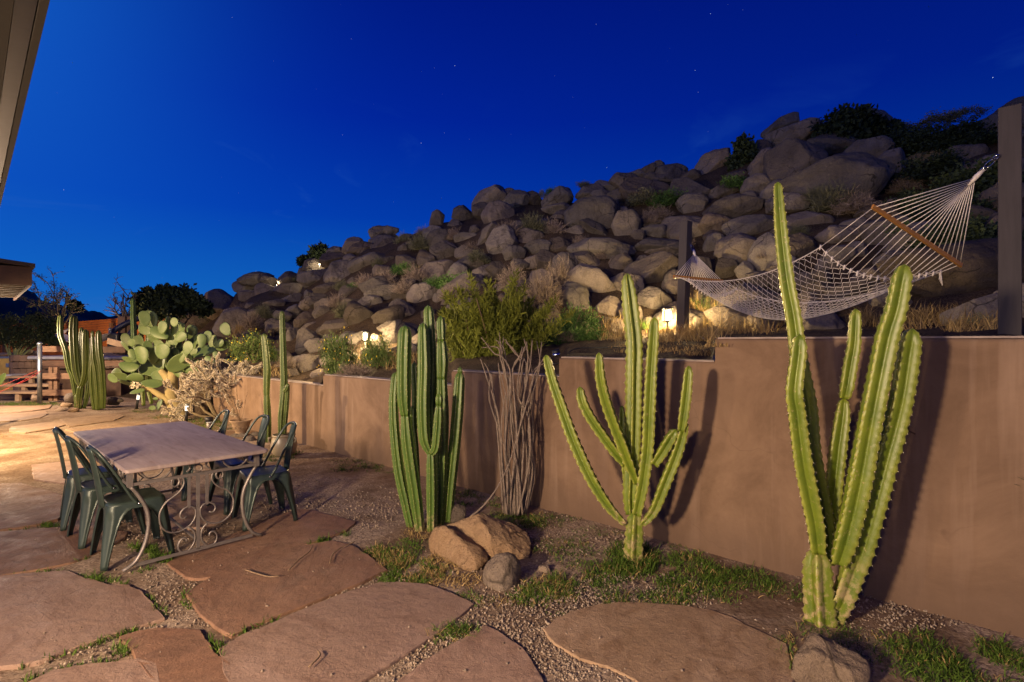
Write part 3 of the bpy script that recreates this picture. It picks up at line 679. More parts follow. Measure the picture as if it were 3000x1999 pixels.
mid = [
 arm(ze, [(1482, 1590), (1485, 1480), (1490, 1380), (1492, 1270)], 4.00, 4.0, [62, 58, 54, 50], 1, cork=.5, nr=5, depth=.42),
 arm(ze, [(1470, 1290), (1465, 1180), (1475, 1000), (1482, 800), (1487, 500), (1488, 300), (1467, 100), (1455, 0), (1443, -95)], 4.03, 4.05, [34, 44, 50, 52, 52, 52, 50, 44, 28], 1, nr=5),
 arm(ze, [(1500, 1290), (1535, 1120), (1562, 920), (1573, 700), (1585, 450), (1595, 300), (1603, 155)], 3.95, 3.86, [36, 46, 48, 48, 46, 44, 34], 1),
 arm(ze, [(1500, 1110), (1462, 1010), (1418, 895), (1365, 760), (1320, 630), (1292, 500), (1283, 358)], 3.97, 3.9, [24, 36, 40, 40, 40, 38, 28], 1),
 arm(ze, [(1435, 1000), (1370, 925), (1300, 830), (1235, 735), (1190, 645), (1172, 555)], 4.05, 4.12, [30, 36, 38, 38, 38, 30], 1),
 arm(ze, [(1432, 1345), (1340, 1245), (1255, 1115), (1190, 985), (1128, 840), (1075, 690), (1018, 525), (978, 372)], 3.98, 4.2, [20, 34, 42, 44, 44, 42, 38, 28], 1, cork=.2),
 arm(ze, [(1535, 1345), (1600, 1265), (1655, 1130), (1715, 980), (1755, 860), (1778, 760)], 3.92, 3.78, [22, 36, 42, 42, 38, 32], 1, cork=.2, tipround=.6),
 arm(ze, [(1755, 810), (1770, 720), (1785, 600), (1800, 435)], 3.78, 3.74, [30, 40, 42, 32], 1),
 arm(ze, [(1600, 1000), (1650, 925), (1690, 860), (1728, 800)], 3.9, 3.8, [34, 40, 40, 34], 1),
 arm(ze, [(1440, 1100), (1422, 900), (1418, 780), (1415, 665)], 4.12, 4.16, [24, 26, 26, 18], 1),
]
cactus('branching_cactus', 'branching cactus with many spread arms between the dry canes and the big cactus', mid, ground(1855, 1658), 'cereus_green', nr=4, depth=.60, amp=.10, wav=.06, rot=.5)
clu = [
 arm(ze, [(210, 1390), (172, 1215), (137, 1050), (113, 850), (103, 650), (114, 472)], 4.72, 4.8, [24, 30, 32, 30, 28, 22], 1),
 arm(ze, [(258, 1400), (232, 1200), (203, 1000), (183, 850), (173, 712)], 4.62, 4.6, [28, 38, 40, 40, 28], 1, cork=.2, tipround=.5),
 arm(ze, [(173, 720), (163, 610), (163, 400), (170, 203)], 4.60, 4.58, [30, 42, 44, 40], 1),
 arm(ze, [(322, 1385), (322, 1150), (320, 1000), (320, 930)], 4.60, 4.6, [28, 32, 30, 22], 1, cork=.2, tipround=.5),
 arm(ze, [(318, 945), (282, 850), (273, 650), (278, 450), (275, 300), (272, 188)], 4.6, 4.62, [20, 36, 38, 38, 34, 28], 1),
 arm(ze, [(335, 1200), (322, 800), (318, 500), (312, 300), (303, 88)], 4.8, 4.82, [30, 34, 36, 36, 30], 1),
 arm(ze, [(362, 1385), (372, 1150), (382, 900), (386, 700), (380, 498)], 4.76, 4.74, [30, 36, 38, 36, 30], 1, tipround=.5),
 arm(ze, [(380, 508), (383, 410), (378, 285)], 4.74, 4.74, [30, 38, 26], 1, tipround=.5),
 arm(ze, [(378, 292), (376, 220), (373, 150)], 4.74, 4.74, [24, 28, 24], 1),
 arm(ze, [(322, 942), (346, 905), (357, 800), (362, 720), (365, 655)], 4.58, 4.55, [22, 28, 30, 28, 18], 1, tipround=.6),
 arm(ze, [(365, 662), (366, 630), (365, 593)], 4.55, 4.55, [18, 24, 20], 1),
 arm(ze, [(412, 1330), (432, 1100), (458, 850), (474, 650), (485, 470)], 4.8, 4.86, [30, 34, 36, 36, 30], 1),
 arm(ze, [(485, 478), (485, 440)], 4.86, 4.86, [16, 14], 1),
 arm(ze, [(240, 1200), (225, 900), (212, 780), (212, 665)], 4.8, 4.82, [22, 24, 24, 20], 1),
 arm(ze, [(228, 800), (232, 600), (226, 500), (222, 415)], 4.84, 4.86, [22, 26, 24, 20], 1),
]
cactus('columnar_cactus', 'dense clump of dark green columnar cactus stems behind the split tan boulder', clu, ground(1245, 1560), 'column_green', nr=7, depth=.3, amp=.02, wav=.055, sp_len=.008)
F2 = [
 arm(ZA, [(325, 1625), (332, 1500), (345, 1250), (342, 1100), (336, 900), (330, 683)], 7.7, 7.72, [16, 22, 22, 21, 19, 14], 1),
 arm(ZA, [(318, 1625), (322, 1500), (335, 1350), (342, 1250)], 7.62, 7.68, [14, 19, 17, 10], 1, tipround=.6),
 arm(ZA, [(348, 1625), (362, 1450), (372, 1300), (372, 1240)], 7.62, 7.6, [12, 14, 13, 10], 1),
 arm(ZA, [(345, 1300), (365, 1280), (378, 1240)], 7.58, 7.56, [10, 13, 11], 1),
]
pot_c = ground(832, 1336)
cactus('tall_potted_cactus', 'taller slim green cactus growing from the glazed pot near the chairs', F2, Vector((pot_c.x, pot_c.y, .26)), 'garden_green', nr=6, depth=.38, amp=.02, wav=.06)
F1 = [
 arm(ZA, [(222, 1690), (222, 1560), (215, 1400), (212, 1318)], 8.35, 8.35, [18, 21, 21, 17], 1, tipround=.5),
 arm(ZA, [(212, 1330), (213, 1230), (215, 1130), (205, 1010), (197, 930), (190, 857)], 8.35, 8.34, [18, 21, 22, 20, 18, 14], 1),
]
cactus('slim_cactus', 'shorter slim green cactus column rising beside the low end of the wall', F1, ground(783, 1307), 'garden_green', nr=6, depth=.35, amp=.02, wav=.06)
G1 = [
 arm(zl, [(905, 1365), (910, 1250), (925, 1130), (935, 1100)], 12.9, 12.9, [14, 17, 17, 13], 1, tipround=.5, cork=.3),
 arm(zl, [(930, 1115), (900, 1030), (872, 900), (855, 700), (845, 500), (848, 380), (853, 285)], 12.9, 12.9, [13, 19, 22, 23, 23, 22, 19], 1),
 arm(zl, [(935, 1110), (975, 1010), (990, 850), (988, 650), (985, 520), (985, 450)], 12.8, 12.8, [12, 17, 19, 19, 17, 14], 1),
 arm(zl, [(960, 1000), (945, 850), (935, 650), (935, 540), (938, 428)], 13.1, 13.1, [11, 12, 13, 14, 10], 1),
 arm(zl, [(870, 1220), (845, 1080), (825, 980), (800, 930), (775, 830), (755, 700), (725, 610), (695, 520), (692, 400), (697, 280)], 13.0, 13.1, [12, 13, 13, 13, 14, 15, 15, 14, 16, 13], 1),
 arm(zl, [(880, 1360), (885, 1290), (870, 1200)], 12.9, 12.95, [12, 14, 12], 1),
 arm(zl, [(960, 1360), (990, 1260), (1010, 1120), (1012, 1000)], 13.0, 13.1, [10, 13, 13, 9], 1),
]
cactus('columnar_cactus', 'columnar cactus clump with a bent left arm near the steel pole by the timber deck', G1, ground(231, 1198), 'garden_green', nr=7, depth=.3, amp=.0, wav=.1, step=.04)
G2 = [
 arm(zl, [(1085, 1375), (1060, 1200), (1045, 1000), (1050, 850), (1065, 700), (1068, 600)], 12.75, 12.8, [11, 13, 13, 12, 13, 10], 1),
 arm(zl, [(1120, 1380), (1120, 1200), (1100, 950), (1075, 800), (1065, 650), (1060, 560), (1065, 465)], 12.65, 12.7, [13, 15, 15, 15, 14, 9, 9], 1),
 arm(zl, [(1180, 1365), (1185, 1200), (1165, 900), (1140, 700), (1133, 550), (1133, 460)], 12.7, 12.7, [14, 17, 19, 19, 17, 14], 1),
 arm(zl, [(1150, 1370), (1140, 1150), (1110, 880)], 12.72, 12.75, [12, 14, 12], 1),
]
cactus('columnar_cactus', 'close straight columnar cactus clump between the bent-armed clump and the prickly pear', G2, ground(287, 1203), 'garden_green', nr=6, depth=.3, amp=.0, wav=.1, step=.04)
cactus('columnar_cactus', 'lone dark column of cactus standing in front of the rusty fence above the prickly pear',
       [arm(zl, [(1540, 1100), (1540, 800), (1538, 500), (1530, 300), (1528, 92)], 15.5, 15.5, [16, 16, 16, 15, 13], 1)], at(393, 1104, 15.5), 'column_green', nr=7, depth=.3, amp=0, wav=.15, step=.05)
cactus('columnar_cactus', 'pair of short yellow-green cactus columns half hidden behind the prickly pear pads',
       [arm(zl, [(1620, 1100), (1615, 800), (1610, 480)], 14.2, 14.2, [13, 14, 11], 1), arm(zl, [(1700, 1100), (1705, 800), (1708, 500)], 14.0, 14.0, [18, 19, 16], 1)], at(420, 1117, 14.1), 'garden_green', nr=6, depth=.3, amp=0, wav=.15, step=.05)
cactus('columnar_cactus', 'low green cactus stems at the foot of the prickly pear beside the solar light',
       [arm(zl, [(1650, 1330), (1640, 1200), (1620, 1050)], 12.2, 12.3, [10, 13, 10], 1), arm(zl, [(1740, 1310), (1710, 1180), (1680, 1050)], 12.1, 12.2, [10, 13, 10], 1)], at(428, 1187, 12.2), 'garden_green', nr=6, depth=.3, amp=0, wav=.15, step=.05)

# ------------------------------------------------------------------ dead ocotillo canes
oc = thing('dry_ocotillo', 'bundle of dry grey ocotillo canes leaning against the stucco wall', 'desert shrub', ground(1500, 1514))
CANES = [[(745, 1285), (735, 1100), (715, 850), (690, 650), (655, 480), (625, 420)], [(760, 1290), (755, 1050), (745, 800), (760, 550), (720, 400), (700, 330), (615, 332)], [(775, 1290), (770, 1000), (790, 700), (740, 450), (730, 350), (735, 275)],
 [(790, 1295), (795, 950), (780, 700), (760, 480), (735, 330), (690, 288)], [(800, 1295), (805, 900), (830, 650), (840, 450), (800, 350), (745, 300)], [(815, 1295), (815, 900), (800, 650), (790, 450), (830, 380), (842, 330)],
 [(825, 1295), (850, 900), (840, 700), (870, 520), (890, 420), (900, 290)], [(840, 1295), (870, 1000), (850, 750), (860, 560), (875, 420), (868, 300)], [(850, 1290), (885, 1080), (875, 850), (900, 600), (940, 430), (955, 300)],
 [(860, 1290), (900, 1050), (880, 800), (885, 600), (915, 480), (962, 400)], [(735, 1280), (715, 1000), (700, 820), (680, 600), (665, 480)], [(780, 1295), (760, 1050), (745, 900), (740, 700), (720, 560), (705, 420)],
 [(805, 1295), (790, 1050), (830, 800), (860, 640), (855, 500)], [(830, 1290), (845, 1100), (830, 900), (815, 700), (825, 560), (850, 400)], [(770, 1290), (785, 1100), (810, 900), (840, 740), (880, 620), (905, 520)], [(845, 1290), (820, 1050), (790, 880), (775, 700), (770, 500)], [(755, 1285), (740, 1150), (725, 950), (725, 760), (745, 600)]]
r2 = random.Random(4)
def cane(pts, Y, dY, r):
    n = len(pts); P = [at(*ze(x, y), Y + dY * i / (n - 1)) for i, (x, y) in enumerate(pts)]
    pa, ra = smooth_path(P, .04, [r * (1 - .62 * i / (n - 1)) for i in range(n)])
    ra = [q * r2.uniform(.82, 1.18) for q in ra]; mb = MB(); mb.tube(pa, ra, 7)
    for i in range(2, len(pa)):
        for _ in range(3):
            p = Vector(pa[i]) + Vector((r2.uniform(-.02, .02),) * 3) * .3; d = Vector((r2.gauss(0, 1), r2.gauss(0, 1), r2.gauss(0, .6) + .4)).normalized()
            e_ = p + d * r2.uniform(.014, .028); s_ = d.orthogonal().normalized() * .0016
            mb.add([tuple(p - s_), tuple(p + s_), tuple(e_)], [(0, 1, 2)])
    return mb
CANES += [[(x + r2.gauss(0, 9 + 26 * k / len(c_)), y + (r2.gauss(0, 30) if k else 0)) for k, (x, y) in enumerate(c_)] for c_ in CANES[:13]]
for i, c_ in enumerate(CANES): part('cane', cane(c_, 4.92 + .14 * r2.random(), r2.uniform(-.15, .12), .0108), 'cane_bark', oc)
fc = cane([(545, 1305), (620, 1240), (690, 1150), (740, 1060), (780, 960), (830, 790), (870, 650), (895, 560)], 4.62, .3, .009)
solo('fallen_cane', fc, 'cane_bark', at(*ze(545, 1305), 4.62), 'loose pale cane slanting from the split boulder up across the ocotillo', 'cane')

# ------------------------------------------------------------------ prickly pear
PADS = [(1150,622,55,76,-22),(1108,612,30,62,-10),(1245,680,30,52,10),(1285,690,22,98,0),(1336,640,30,36,0),(1342,700,34,54,20),(1112,702,56,34,12),(1220,722,76,38,32),(1382,752,50,40,-40),(1395,690,26,45,15),(1430,740,20,60,5),(1462,720,24,50,20),(1300,812,28,46,0),(1330,872,46,34,-10),(1440,838,38,56,15),(1545,782,30,55,0),(1498,792,30,56,10),(1630,786,30,50,20),(1675,806,46,28,-35),(1706,822,56,30,-35),(1656,896,20,36,-20),(1548,872,112,42,-12),(1370,950,105,50,-38),(1602,930,42,24,40),(1478,960,52,20,-5),(1080,890,54,72,-18),(1185,896,42,70,18),(1010,796,28,32,0),(960,832,24,56,-42),(1015,890,22,46,-15),(1125,836,24,56,8),(1215,812,46,40,20),(1240,862,58,62,10),(985,976,76,38,14),(1036,936,30,48,-42),(975,922,42,22,10),(1150,1008,88,44,15),(1220,962,50,40,20),(1262,940,26,62,10),(928,1050,62,32,14),(865,1070,46,28,38),(1036,1066,66,34,-6),(985,1115,78,22,16),(1162,1112,80,26,10),(1050,1172,56,18,-8),(1222,1272,24,46,25),(1166,1296,28,18,-5),(1190,1226,20,12,0),(1420,1062,52,40,30),(1400,905,30,50,20),(1215,1050,58,48,0),(1355,1010,40,60,-30),(1480,870,30,46,25),(1285,930,40,70,0),(1520,940,44,22,10),(1590,750,26,46,10),(1180,770,60,30,25),(1330,780,40,50,0),(1470,1010,50,28,-15),(1745,935,30,18,-20)]
pp = thing('prickly_pear', 'huge prickly pear cactus of overlapping flat oval pads on a tan trunk', 'cactus', ground(516, 1222))
tr = MB()
def ppath(pts, w, Y): return [at(*zg(x, y), Y + (p[0] if (p := (0,)) else 0)) for x, y in pts], [q / 2 / 2.614 / FPX * Y for q in w]
for pts, w, Y in (([(1385, 1385), (1350, 1320), (1318, 1230), (1312, 1140), (1318, 1060), (1335, 980)], [140, 100, 90, 84, 74, 60], 11.7), ([(1310, 1130), (1275, 1060), (1230, 1010)], [66, 56, 40], 11.65),
                  ([(1300, 1260), (1240, 1210), (1160, 1160), (1090, 1135)], [50, 44, 40, 30], 11.6), ([(1320, 1040), (1380, 960), (1450, 900)], [60, 56, 40], 11.7), ([(1330, 1000), (1305, 920), (1300, 850)], [50, 44, 34], 11.8), ([(1330, 1270), (1400, 1170), (1440, 1090)], [40, 36, 30], 11.8)):
    P, R = ppath(pts, w, Y); pa, ra = smooth_path(P, .05, R); tr.tube(pa, [q * (1 + .06 * noise.noise(Vector(p) * 6)) for p, q in zip(pa, ra)], 12)
part('trunk', tr, 'old_pad_bark', pp)
r3 = random.Random(21); PADS += [(r3.gauss(1290, 190), r3.gauss(880, 110), r3.uniform(24, 46), r3.uniform(40, 66), r3.uniform(-45, 45)) for _ in range(30)]; SV, SF = ICO[4]
for i, (x, y, rx, ry, ang) in enumerate(PADS):
    Y = 11.65 + (r3.uniform(-.38, .3) if i < len(PADS) - 30 else r3.uniform(.3, .75)); c = at(*zg(x, y), Y); k = Y / FPX / 2.614
    if rx > ry: a_, b_, th = rx, ry, ang - 90
    else: a_, b_, th = ry, rx, ang
    real = max(b_, .60 * a_); tilt = math.acos(min(1, b_ / real)) * r3.choice((-1, 1))
    if rx > ry: A = Vector((cos(radians(ang)), 0, -sin(radians(ang))))
    else: A = Vector((sin(radians(ang)), 0, cos(radians(ang))))
    if A.z < -.25: A = -A
    B = Vector((A.z, 0, -A.x)); B = B * cos(tilt) + Vector((0, 1, 0)) * sin(tilt); N = A.cross(B)
    v = SV.copy(); t = v[:, 0]
    wid = (1 + .16 * t)
    cup = .10 * (v[:, 1] ** 2) * r3.choice((-1, 1)); wav = .03 * np.sin(3 * np.arctan2(v[:, 1], v[:, 0]) + r3.uniform(0, 6))
    thick = np.sign(v[:, 2]) * np.abs(v[:, 2]) ** .8 * .105
    W = np.outer(t * (1 + wav) * a_ * k, np.array(A)) + np.outer(v[:, 1] * wid * (1 + wav) * real * k, np.array(B)) + np.outer((thick * a_ + cup * a_) * k, np.array(N))
    part('pad', MB().add(W + np.array(c), SF, ridge=np.zeros(len(v))), 'pad_green', pp)
fl = MB()
for _ in range(7):
    p = at(*zg(1040 + r3.uniform(-30, 50), 1120 + r3.uniform(-12, 18)), 11.4); 
    for j in range(6): 
        d = Vector((r3.gauss(0, 1), r3.gauss(0, 1), r3.gauss(0, 1))).normalized() * .05; s_ = d.orthogonal() * .5; fl.add([tuple(p), tuple(p + d + s_), tuple(p + d - s_)], [(0, 1, 2)])
part('flower', fl, 'flower_white', pp)
def one_pad(name, label, px, py, Y, rx, ry, ang, mat='pad_green'):
    c = at(px, py, Y); v = SV.copy(); k = Y / FPX
    A = np.array((cos(radians(ang)), 0, sin(radians(ang)))); B = np.array((-A[2], .3, A[0])); N = np.array((0, 1, 0))
    return MB().add(np.array(c) + np.outer(v[:, 0] * rx * k, A) + np.outer(v[:, 1] * ry * k * (1 + .0), B) + np.outer(v[:, 2] * .02, N), SF), c
t = thing('young_prickly_pear', 'yellow-green cactus pad poking in at the left edge beside the red straps', 'cactus', (at(-20, 1128, 10.2).x, 10.2, 0))
part('pad', one_pad('', '', -2, 1118, 10.2, 30, 13, 50)[0], 'pad_green', t); mb = MB(); q = at(-20, 1135, 10.2); mb.tube([(q.x, q.y, 0), (q.x - .02, q.y, .4), q], [.06, .05, .03], 8); part('trunk', mb, 'old_pad_bark', t)
# slender agave-like leaf tips at the right edge of the frame
t = thing('small_spiky_plant', 'thin green and white leaf tip reaching in from the right edge against the wall', 'plant', (2.95, 3.0, 0))
mb = MB()
for j in range(9):
    e_ = at(2968 + r3.uniform(0, 60), 1418 + r3.uniform(-30, 30), 2.98 + r3.uniform(-.1, .1)) if j else at(2970, 1419, 2.95)
    b_ = Vector((3.25, 2.98, .35)); m_ = (b_ + e_) / 2 + Vector((0, 0, .18)); mb.tube([b_, m_, e_], [.012, .010, .001], 5, sx=.35)
part('leaves', mb, 'leaf_sage', t)

# ------------------------------------------------------------------ cholla
ch = thing('fuzzy_cholla', 'straw-coloured fuzzy cholla bush spilling over the low end of the wall', 'cactus', ground(655, 1234))
st = MB(); sp = MB(); r4 = random.Random(5)
segs = []
def needle_cloud(p, q, R, n):
    p = np.array(p); q = np.array(q); ax = (q - p); ax /= np.linalg.norm(ax) + 1e-9
    t = nrng.random(n)[:, None]; P = p + (q - p) * t
    d = nrng.normal(size=(n, 3)); d /= np.linalg.norm(d, axis=1)[:, None]; d = d + ax * .35
    s = np.cross(d, nrng.normal(size=(n, 3))); s /= np.linalg.norm(s, axis=1)[:, None]
    w = .0046; E = P + d * (R * nrng.uniform(.7, 1.3, n))[:, None]
    V = np.stack([P - s * w, P + s * w, E], 1).reshape(-1, 3); F = np.arange(3 * n).reshape(n, 3)
    sp.add(V, F)
def grow(p, d, L, r, depth):
    n = 3; pts = [p]; dd = d.copy()
    for i in range(n):
        dd = (dd + Vector((r4.gauss(0, .18), r4.gauss(0, .18), r4.gauss(0, .16) + .03))).normalized(); pts.append(pts[-1] + dd * L / n)
    st.tube(pts, [r * .9, r, r, r * .7], 7)
    if depth <= 3:
        for a_, b_ in zip(pts, pts[1:]): needle_cloud(a_, b_, .036, int(190 * (b_ - a_).length / .1))
    if depth == 0 or len(segs) > 340: return
    segs.append(1)
    for _ in range(r4.choice((2, 2, 3)) if depth > 1 else r4.choice((1, 2))):
        nd = (dd + Vector((r4.gauss(0, .62), r4.gauss(0, .5), r4.gauss(.02, .42)))).normalized(); grow(pts[r4.choice((-1, -1, -2))], nd, max(.10, L * r4.uniform(.62, .85)), max(.016, r * .8), depth - 1)
b0 = ground(655, 1234); b0.z = 0
for dx, dz, dy in ((-.9, .55, -.2), (-.65, .9, 0), (-.2, 1, .1), (.3, 1, .1), (.75, .9, 0), (1.1, .75, .1), (-.45, .75, -.3), (.2, .8, -.3), (.95, 1.0, -.1), (.55, 1.1, .15), (-.9, .85, .2), (1.15, 1.05, .05)):
    grow(b0 + Vector((dx * .12, 0, 0)), Vector((dx, dy, dz)).normalized(), .52, .026, 4)
part('branches', st, 'cholla_stem', ch); part('spines', sp, 'cholla_spine', ch, smooth=False)
# ------------------------------------------------------------------ dining table (built at the origin, long side along x)
tb = thing('dining_table', 'long stone-topped dining table on scrolled grey iron ends', 'table', (0, 0, 0))
mb = MB(); L2, W2 = 1.125, .485
corner = []
for sx_, sy_ in ((1, 1), (-1, 1), (-1, -1), (1, -1)):
    for k in range(5):
        a = (0 if (sx_, sy_) == (1, 1) else 90 if sx_ < 0 < sy_ else 180 if sy_ < 0 and sx_ < 0 else 270) + k * 22.5
        corner.append((sx_ * (L2 - .03) + .03 * cos(radians(a)), sy_ * (W2 - .03) + .03 * sin(radians(a))))
n = len(corner); V = []
for off, z in ((-.006, .718), (0, .724), (0, .744), (-.007, .75)):
    for x, y in corner: V.append((x * (1 + off / L2), y * (1 + off / W2), z))
mb.add(V, [(r * n + k, r * n + (k + 1) % n, (r + 1) * n + (k + 1) % n, (r + 1) * n + k) for r in range(3) for k in range(n)] + [tuple(range(n))[::-1], tuple(3 * n + k for k in range(n))])
o = part('tabletop', mb, 'table_stone', tb); sharp(o, 35)
XE, YE = 1.0, .435
mb = MB()
for y in (-YE, YE):
    for z in (.706, .615): mb.bar((-XE, y, z), (XE, y, z), .022, .022)
for x in (-XE, XE):
    for z in (.706, .615): mb.bar((x, -YE + .011, z), (x, YE - .011, z), .022, .022)
    for y in (-YE, YE): mb.bar((x, y, .717), (x, y, .60), .034, .034)
for x in (-.33, .33): mb.bar((x, -YE, .706), (x, YE, .706), .02, .02)
part('apron_frame', mb, 'bare_steel', tb, smooth=False)
def ring(c, r, ax, w=.008, a0=0, a1=2 * pi, n=20):
    u, v = (Vector(q) for q in ax); return [Vector(c) + u * r * cos(a0 + (a1 - a0) * k / n) + v * r * sin(a0 + (a1 - a0) * k / n) for k in range(n + 1)]
YZ = ((0, 1, 0), (0, 0, 1)); XZ = ((1, 0, 0), (0, 0, 1))
for x in (-XE, XE):
    mb = MB(); mb.tube(ring((x, 0, .66), .027, YZ), .007, 6)
    for s in (-1, 1):
        mb.tube(ring((x, s * .27, .72), .10, YZ, a0=pi + .25, a1=2 * pi - .25), .007, 6)
        mb.tube(ring((x, s * .085, .675), .03, YZ, a0=pi / 2 if s < 0 else pi / 2, a1=pi / 2 + s * pi * .95), .008, 6)
    part('apron_scroll', mb, 'bare_steel', tb)
for y in (-YE, YE):
    for x in (-.72, -.36, 0, .36, .72):
        mb = MB(); mb.tube(ring((x, y, .66), .03, XZ), .007, 6)
        mb.bar((x - .07, y, .70), (x - .07, y, .62), .014, .014); mb.bar((x + .07, y, .70), (x + .07, y, .62), .014, .014)
        part('apron_scroll', mb, 'bare_steel', tb)
def zj(x, y):   # measured scroll profile -> (y, z) in the end frame
    return (x - 950) * .00056, (1200 - .222 * (x - 950) - y) / 870 * .61 + .03
SC = [[(1190, 330), (1175, 355), (1190, 395), (1235, 400), (1265, 365), (1260, 320), (1215, 298), (1150, 325), (1120, 395), (1150, 455), (1215, 492), (1330, 530), (1395, 600), (1405, 680), (1380, 770), (1310, 850), (1220, 895), (1130, 905), (1040, 885), (985, 825), (980, 750), (1020, 700), (1085, 675), (1150, 695), (1168, 740), (1130, 785), (1090, 775)],
      [(1070, 905), (1010, 960), (985, 1040), (1005, 1110), (1070, 1160), (1140, 1145), (1185, 1090), (1185, 1030), (1140, 995), (1095, 1015), (1090, 1050)]]
for x in (-XE, XE):
    mb = MB()
    mb.bar((x, 0, .605), (x, 0, .032), .024, .012, up=(1, 0, 0))
    for s in (-1, 1): mb.bar((x, s * .062, .605), (x, s * .062, .365), .020, .012, up=(1, 0, 0))
    mb.bar((x, -.40, .035), (x, .40, .035), .012, .024)
    part('end_bars', mb, 'bare_steel', tb, smooth=False)
    for s in (-1, 1):
        for q in SC:
            P = smooth_path([(x, s * zj(a, b)[0], zj(a, b)[1]) for a, b in q], .012); mb = MB(); mb.tube(P, .0065, 6, sx=1.3); part('scroll', mb, 'bare_steel', tb)
        P = smooth_path([(x, s * .43, .60), (x, s * .385, .53), (x, s * .335, .42), (x, s * .322, .30), (x, s * .345, .17), (x, s * .40, .06), (x, s * .475, .012)], .02)
        mb = MB(); mb.tube(P, .011, 6, sx=1.3); part('leg', mb, 'bare_steel', tb)
mb = MB(); mb.bar((-XE, 0, .10), (XE, 0, .10), .016, .016); part('stretcher', mb, 'bare_steel', tb, smooth=False)
tb.location = (-3.15, 4.765, .012); tb.rotation_euler.z = radians(136.8)
BASE[tb.name] = Vector(tb.location)

# ------------------------------------------------------------------ stackable metal chairs (front toward +y)
def make_chair(label, group):
    t = thing('metal_chair', label, 'chair', (0, 0, 0), group)
    def rsq(h, r, n=6, hb=None):
        out = []
        for q, (sx_, sy_) in enumerate(((1, 1), (-1, 1), (-1, -1), (1, -1))):
            hh = h
            for k in range(n):
                a = radians(q * 90 + k * 90 / (n - 1)); rr = r if sy_ > 0 else r * 1.9
                out.append((sx_ * (hh - rr) + rr * cos(a), sy_ * (hh - rr) + rr * sin(a)))
        return out
    mb = MB(); V = []
    rings = [(.100, .449), (.135, .4465), (.150, .4455), (.162, .450), (.172, .449), (.179, .442), (.184, .425), (.187, .395)]
    for h, z in rings: V += [(x, y, z) for x, y in rsq(h, min(.045, h * .35))]
    n = 24; R = len(rings)
    mb.add(V, [(r * n + k, (r + 1) * n + k, (r + 1) * n + (k + 1) % n, r * n + (k + 1) % n) for r in range(R - 1) for k in range(n)] + [tuple(range(n))])
    part('seat', mb, 'chair_paint', t)
    prof = [(.430, .182, .170), (.405, .186, .160), (.385, .189, .128), (.36, .193, .105), (.32, .198, .088), (.26, .205, .072), (.18, .214, .058), (.10, .222, .046), (.03, .229, .038), (0, .231, .037)]
    for sx_, sy_ in ((1, 1), (-1, 1), (-1, -1), (1, -1)):
        V = []
        for inn in (0, .007):
            for z, c, w in prof:
                c2 = c - inn; r_ = min(.042, w * .55) * (1 if sy_ > 0 else 1.25); r_ = min(r_, w * .8)
                row = [(c2 - w, c2), (c2 - (w + r_) / 2, c2)]
                for k in range(7):
                    a = pi / 2 - k * pi / 2 / 6; d = 0
                    if .08 < z < .37 and 2 <= k <= 4: d = .008
                    row.append((c2 - r_ + (r_ - d) * cos(a), c2 - r_ + (r_ - d) * sin(a)))
                row += [(c2, c2 - (w + r_) / 2), (c2, c2 - w)]
                V += [(sx_ * x, sy_ * y, z) for x, y in row]
        nn, rr = 11, len(prof); Fs = []
        for s in (0, 1):
            for i in range(rr - 1):
                for k in range(nn - 1):
                    a = s * nn * rr + i * nn + k; Fs.append((a, a + 1, a + nn + 1, a + nn))
        for i in range(rr - 1):
            for k in (0, nn - 1):
                a = i * nn + k; Fs.append((a, a + nn, a + nn + nn * rr, a + nn * rr))
        for k in range(nn - 1): a = (rr - 1) * nn + k; Fs.append((a, a + 1, a + 1 + nn * rr, a + nn * rr))
        mb = MB().add(V, Fs); part('leg', mb, 'chair_paint', t)
    mb = MB(); P = smooth_path([(.183, .0, .425), (.18, -.035, .47), (.168, -.115, .63), (.152, -.19, .765), (.115, -.235, .835), (.045, -.258, .858), (-.045, -.258, .858), (-.115, -.235, .835), (-.152, -.19, .765), (-.168, -.115, .63), (-.18, -.035, .47), (-.183, 0, .425)], .02)
    mb.tube(P, .011, 9); part('back_hoop', mb, 'chair_paint', t)
    mb = MB(); S = smooth_path([(0, -.186, .41), (0, -.19, .45), (0, -.197, .50), (0, -.215, .62), (0, -.238, .75), (0, -.262, .852)], .03); V = []
    m = len(S)
    for i, p in enumerate(S):
        w = .088 - .02 * abs(2 * i / (m - 1) - .9)
        for u in (-1, -.9, -.3, .3, .9, 1): V.append((u * w, p[1] - .022 * (1 - u * u) + (.004 if abs(u) == 1 else 0), p[2]))
    Fs = [(i * 6 + k, i * 6 + k + 1, i * 6 + k + 7, i * 6 + k + 6) for i in range(m - 1) for k in range(5)]
    mb.add(V, Fs); o = part('back_splat', mb, 'chair_paint', t); md = o.modifiers.new('thick', 'SOLIDIFY'); md.thickness = .003
    for s in (-1, 1):
        mb = MB(); mb.tube([(s * .186, .004, .428), (s * .199, .004, .428)], [.010, .007], 10); part('bolt', mb, 'chrome', t)
    return t
lx = Vector((-.7290, .6845)); ly = Vector((.6845, .7290))
FC = Vector((-2.655, 3.64)); RC = Vector((-2.0, 4.36))
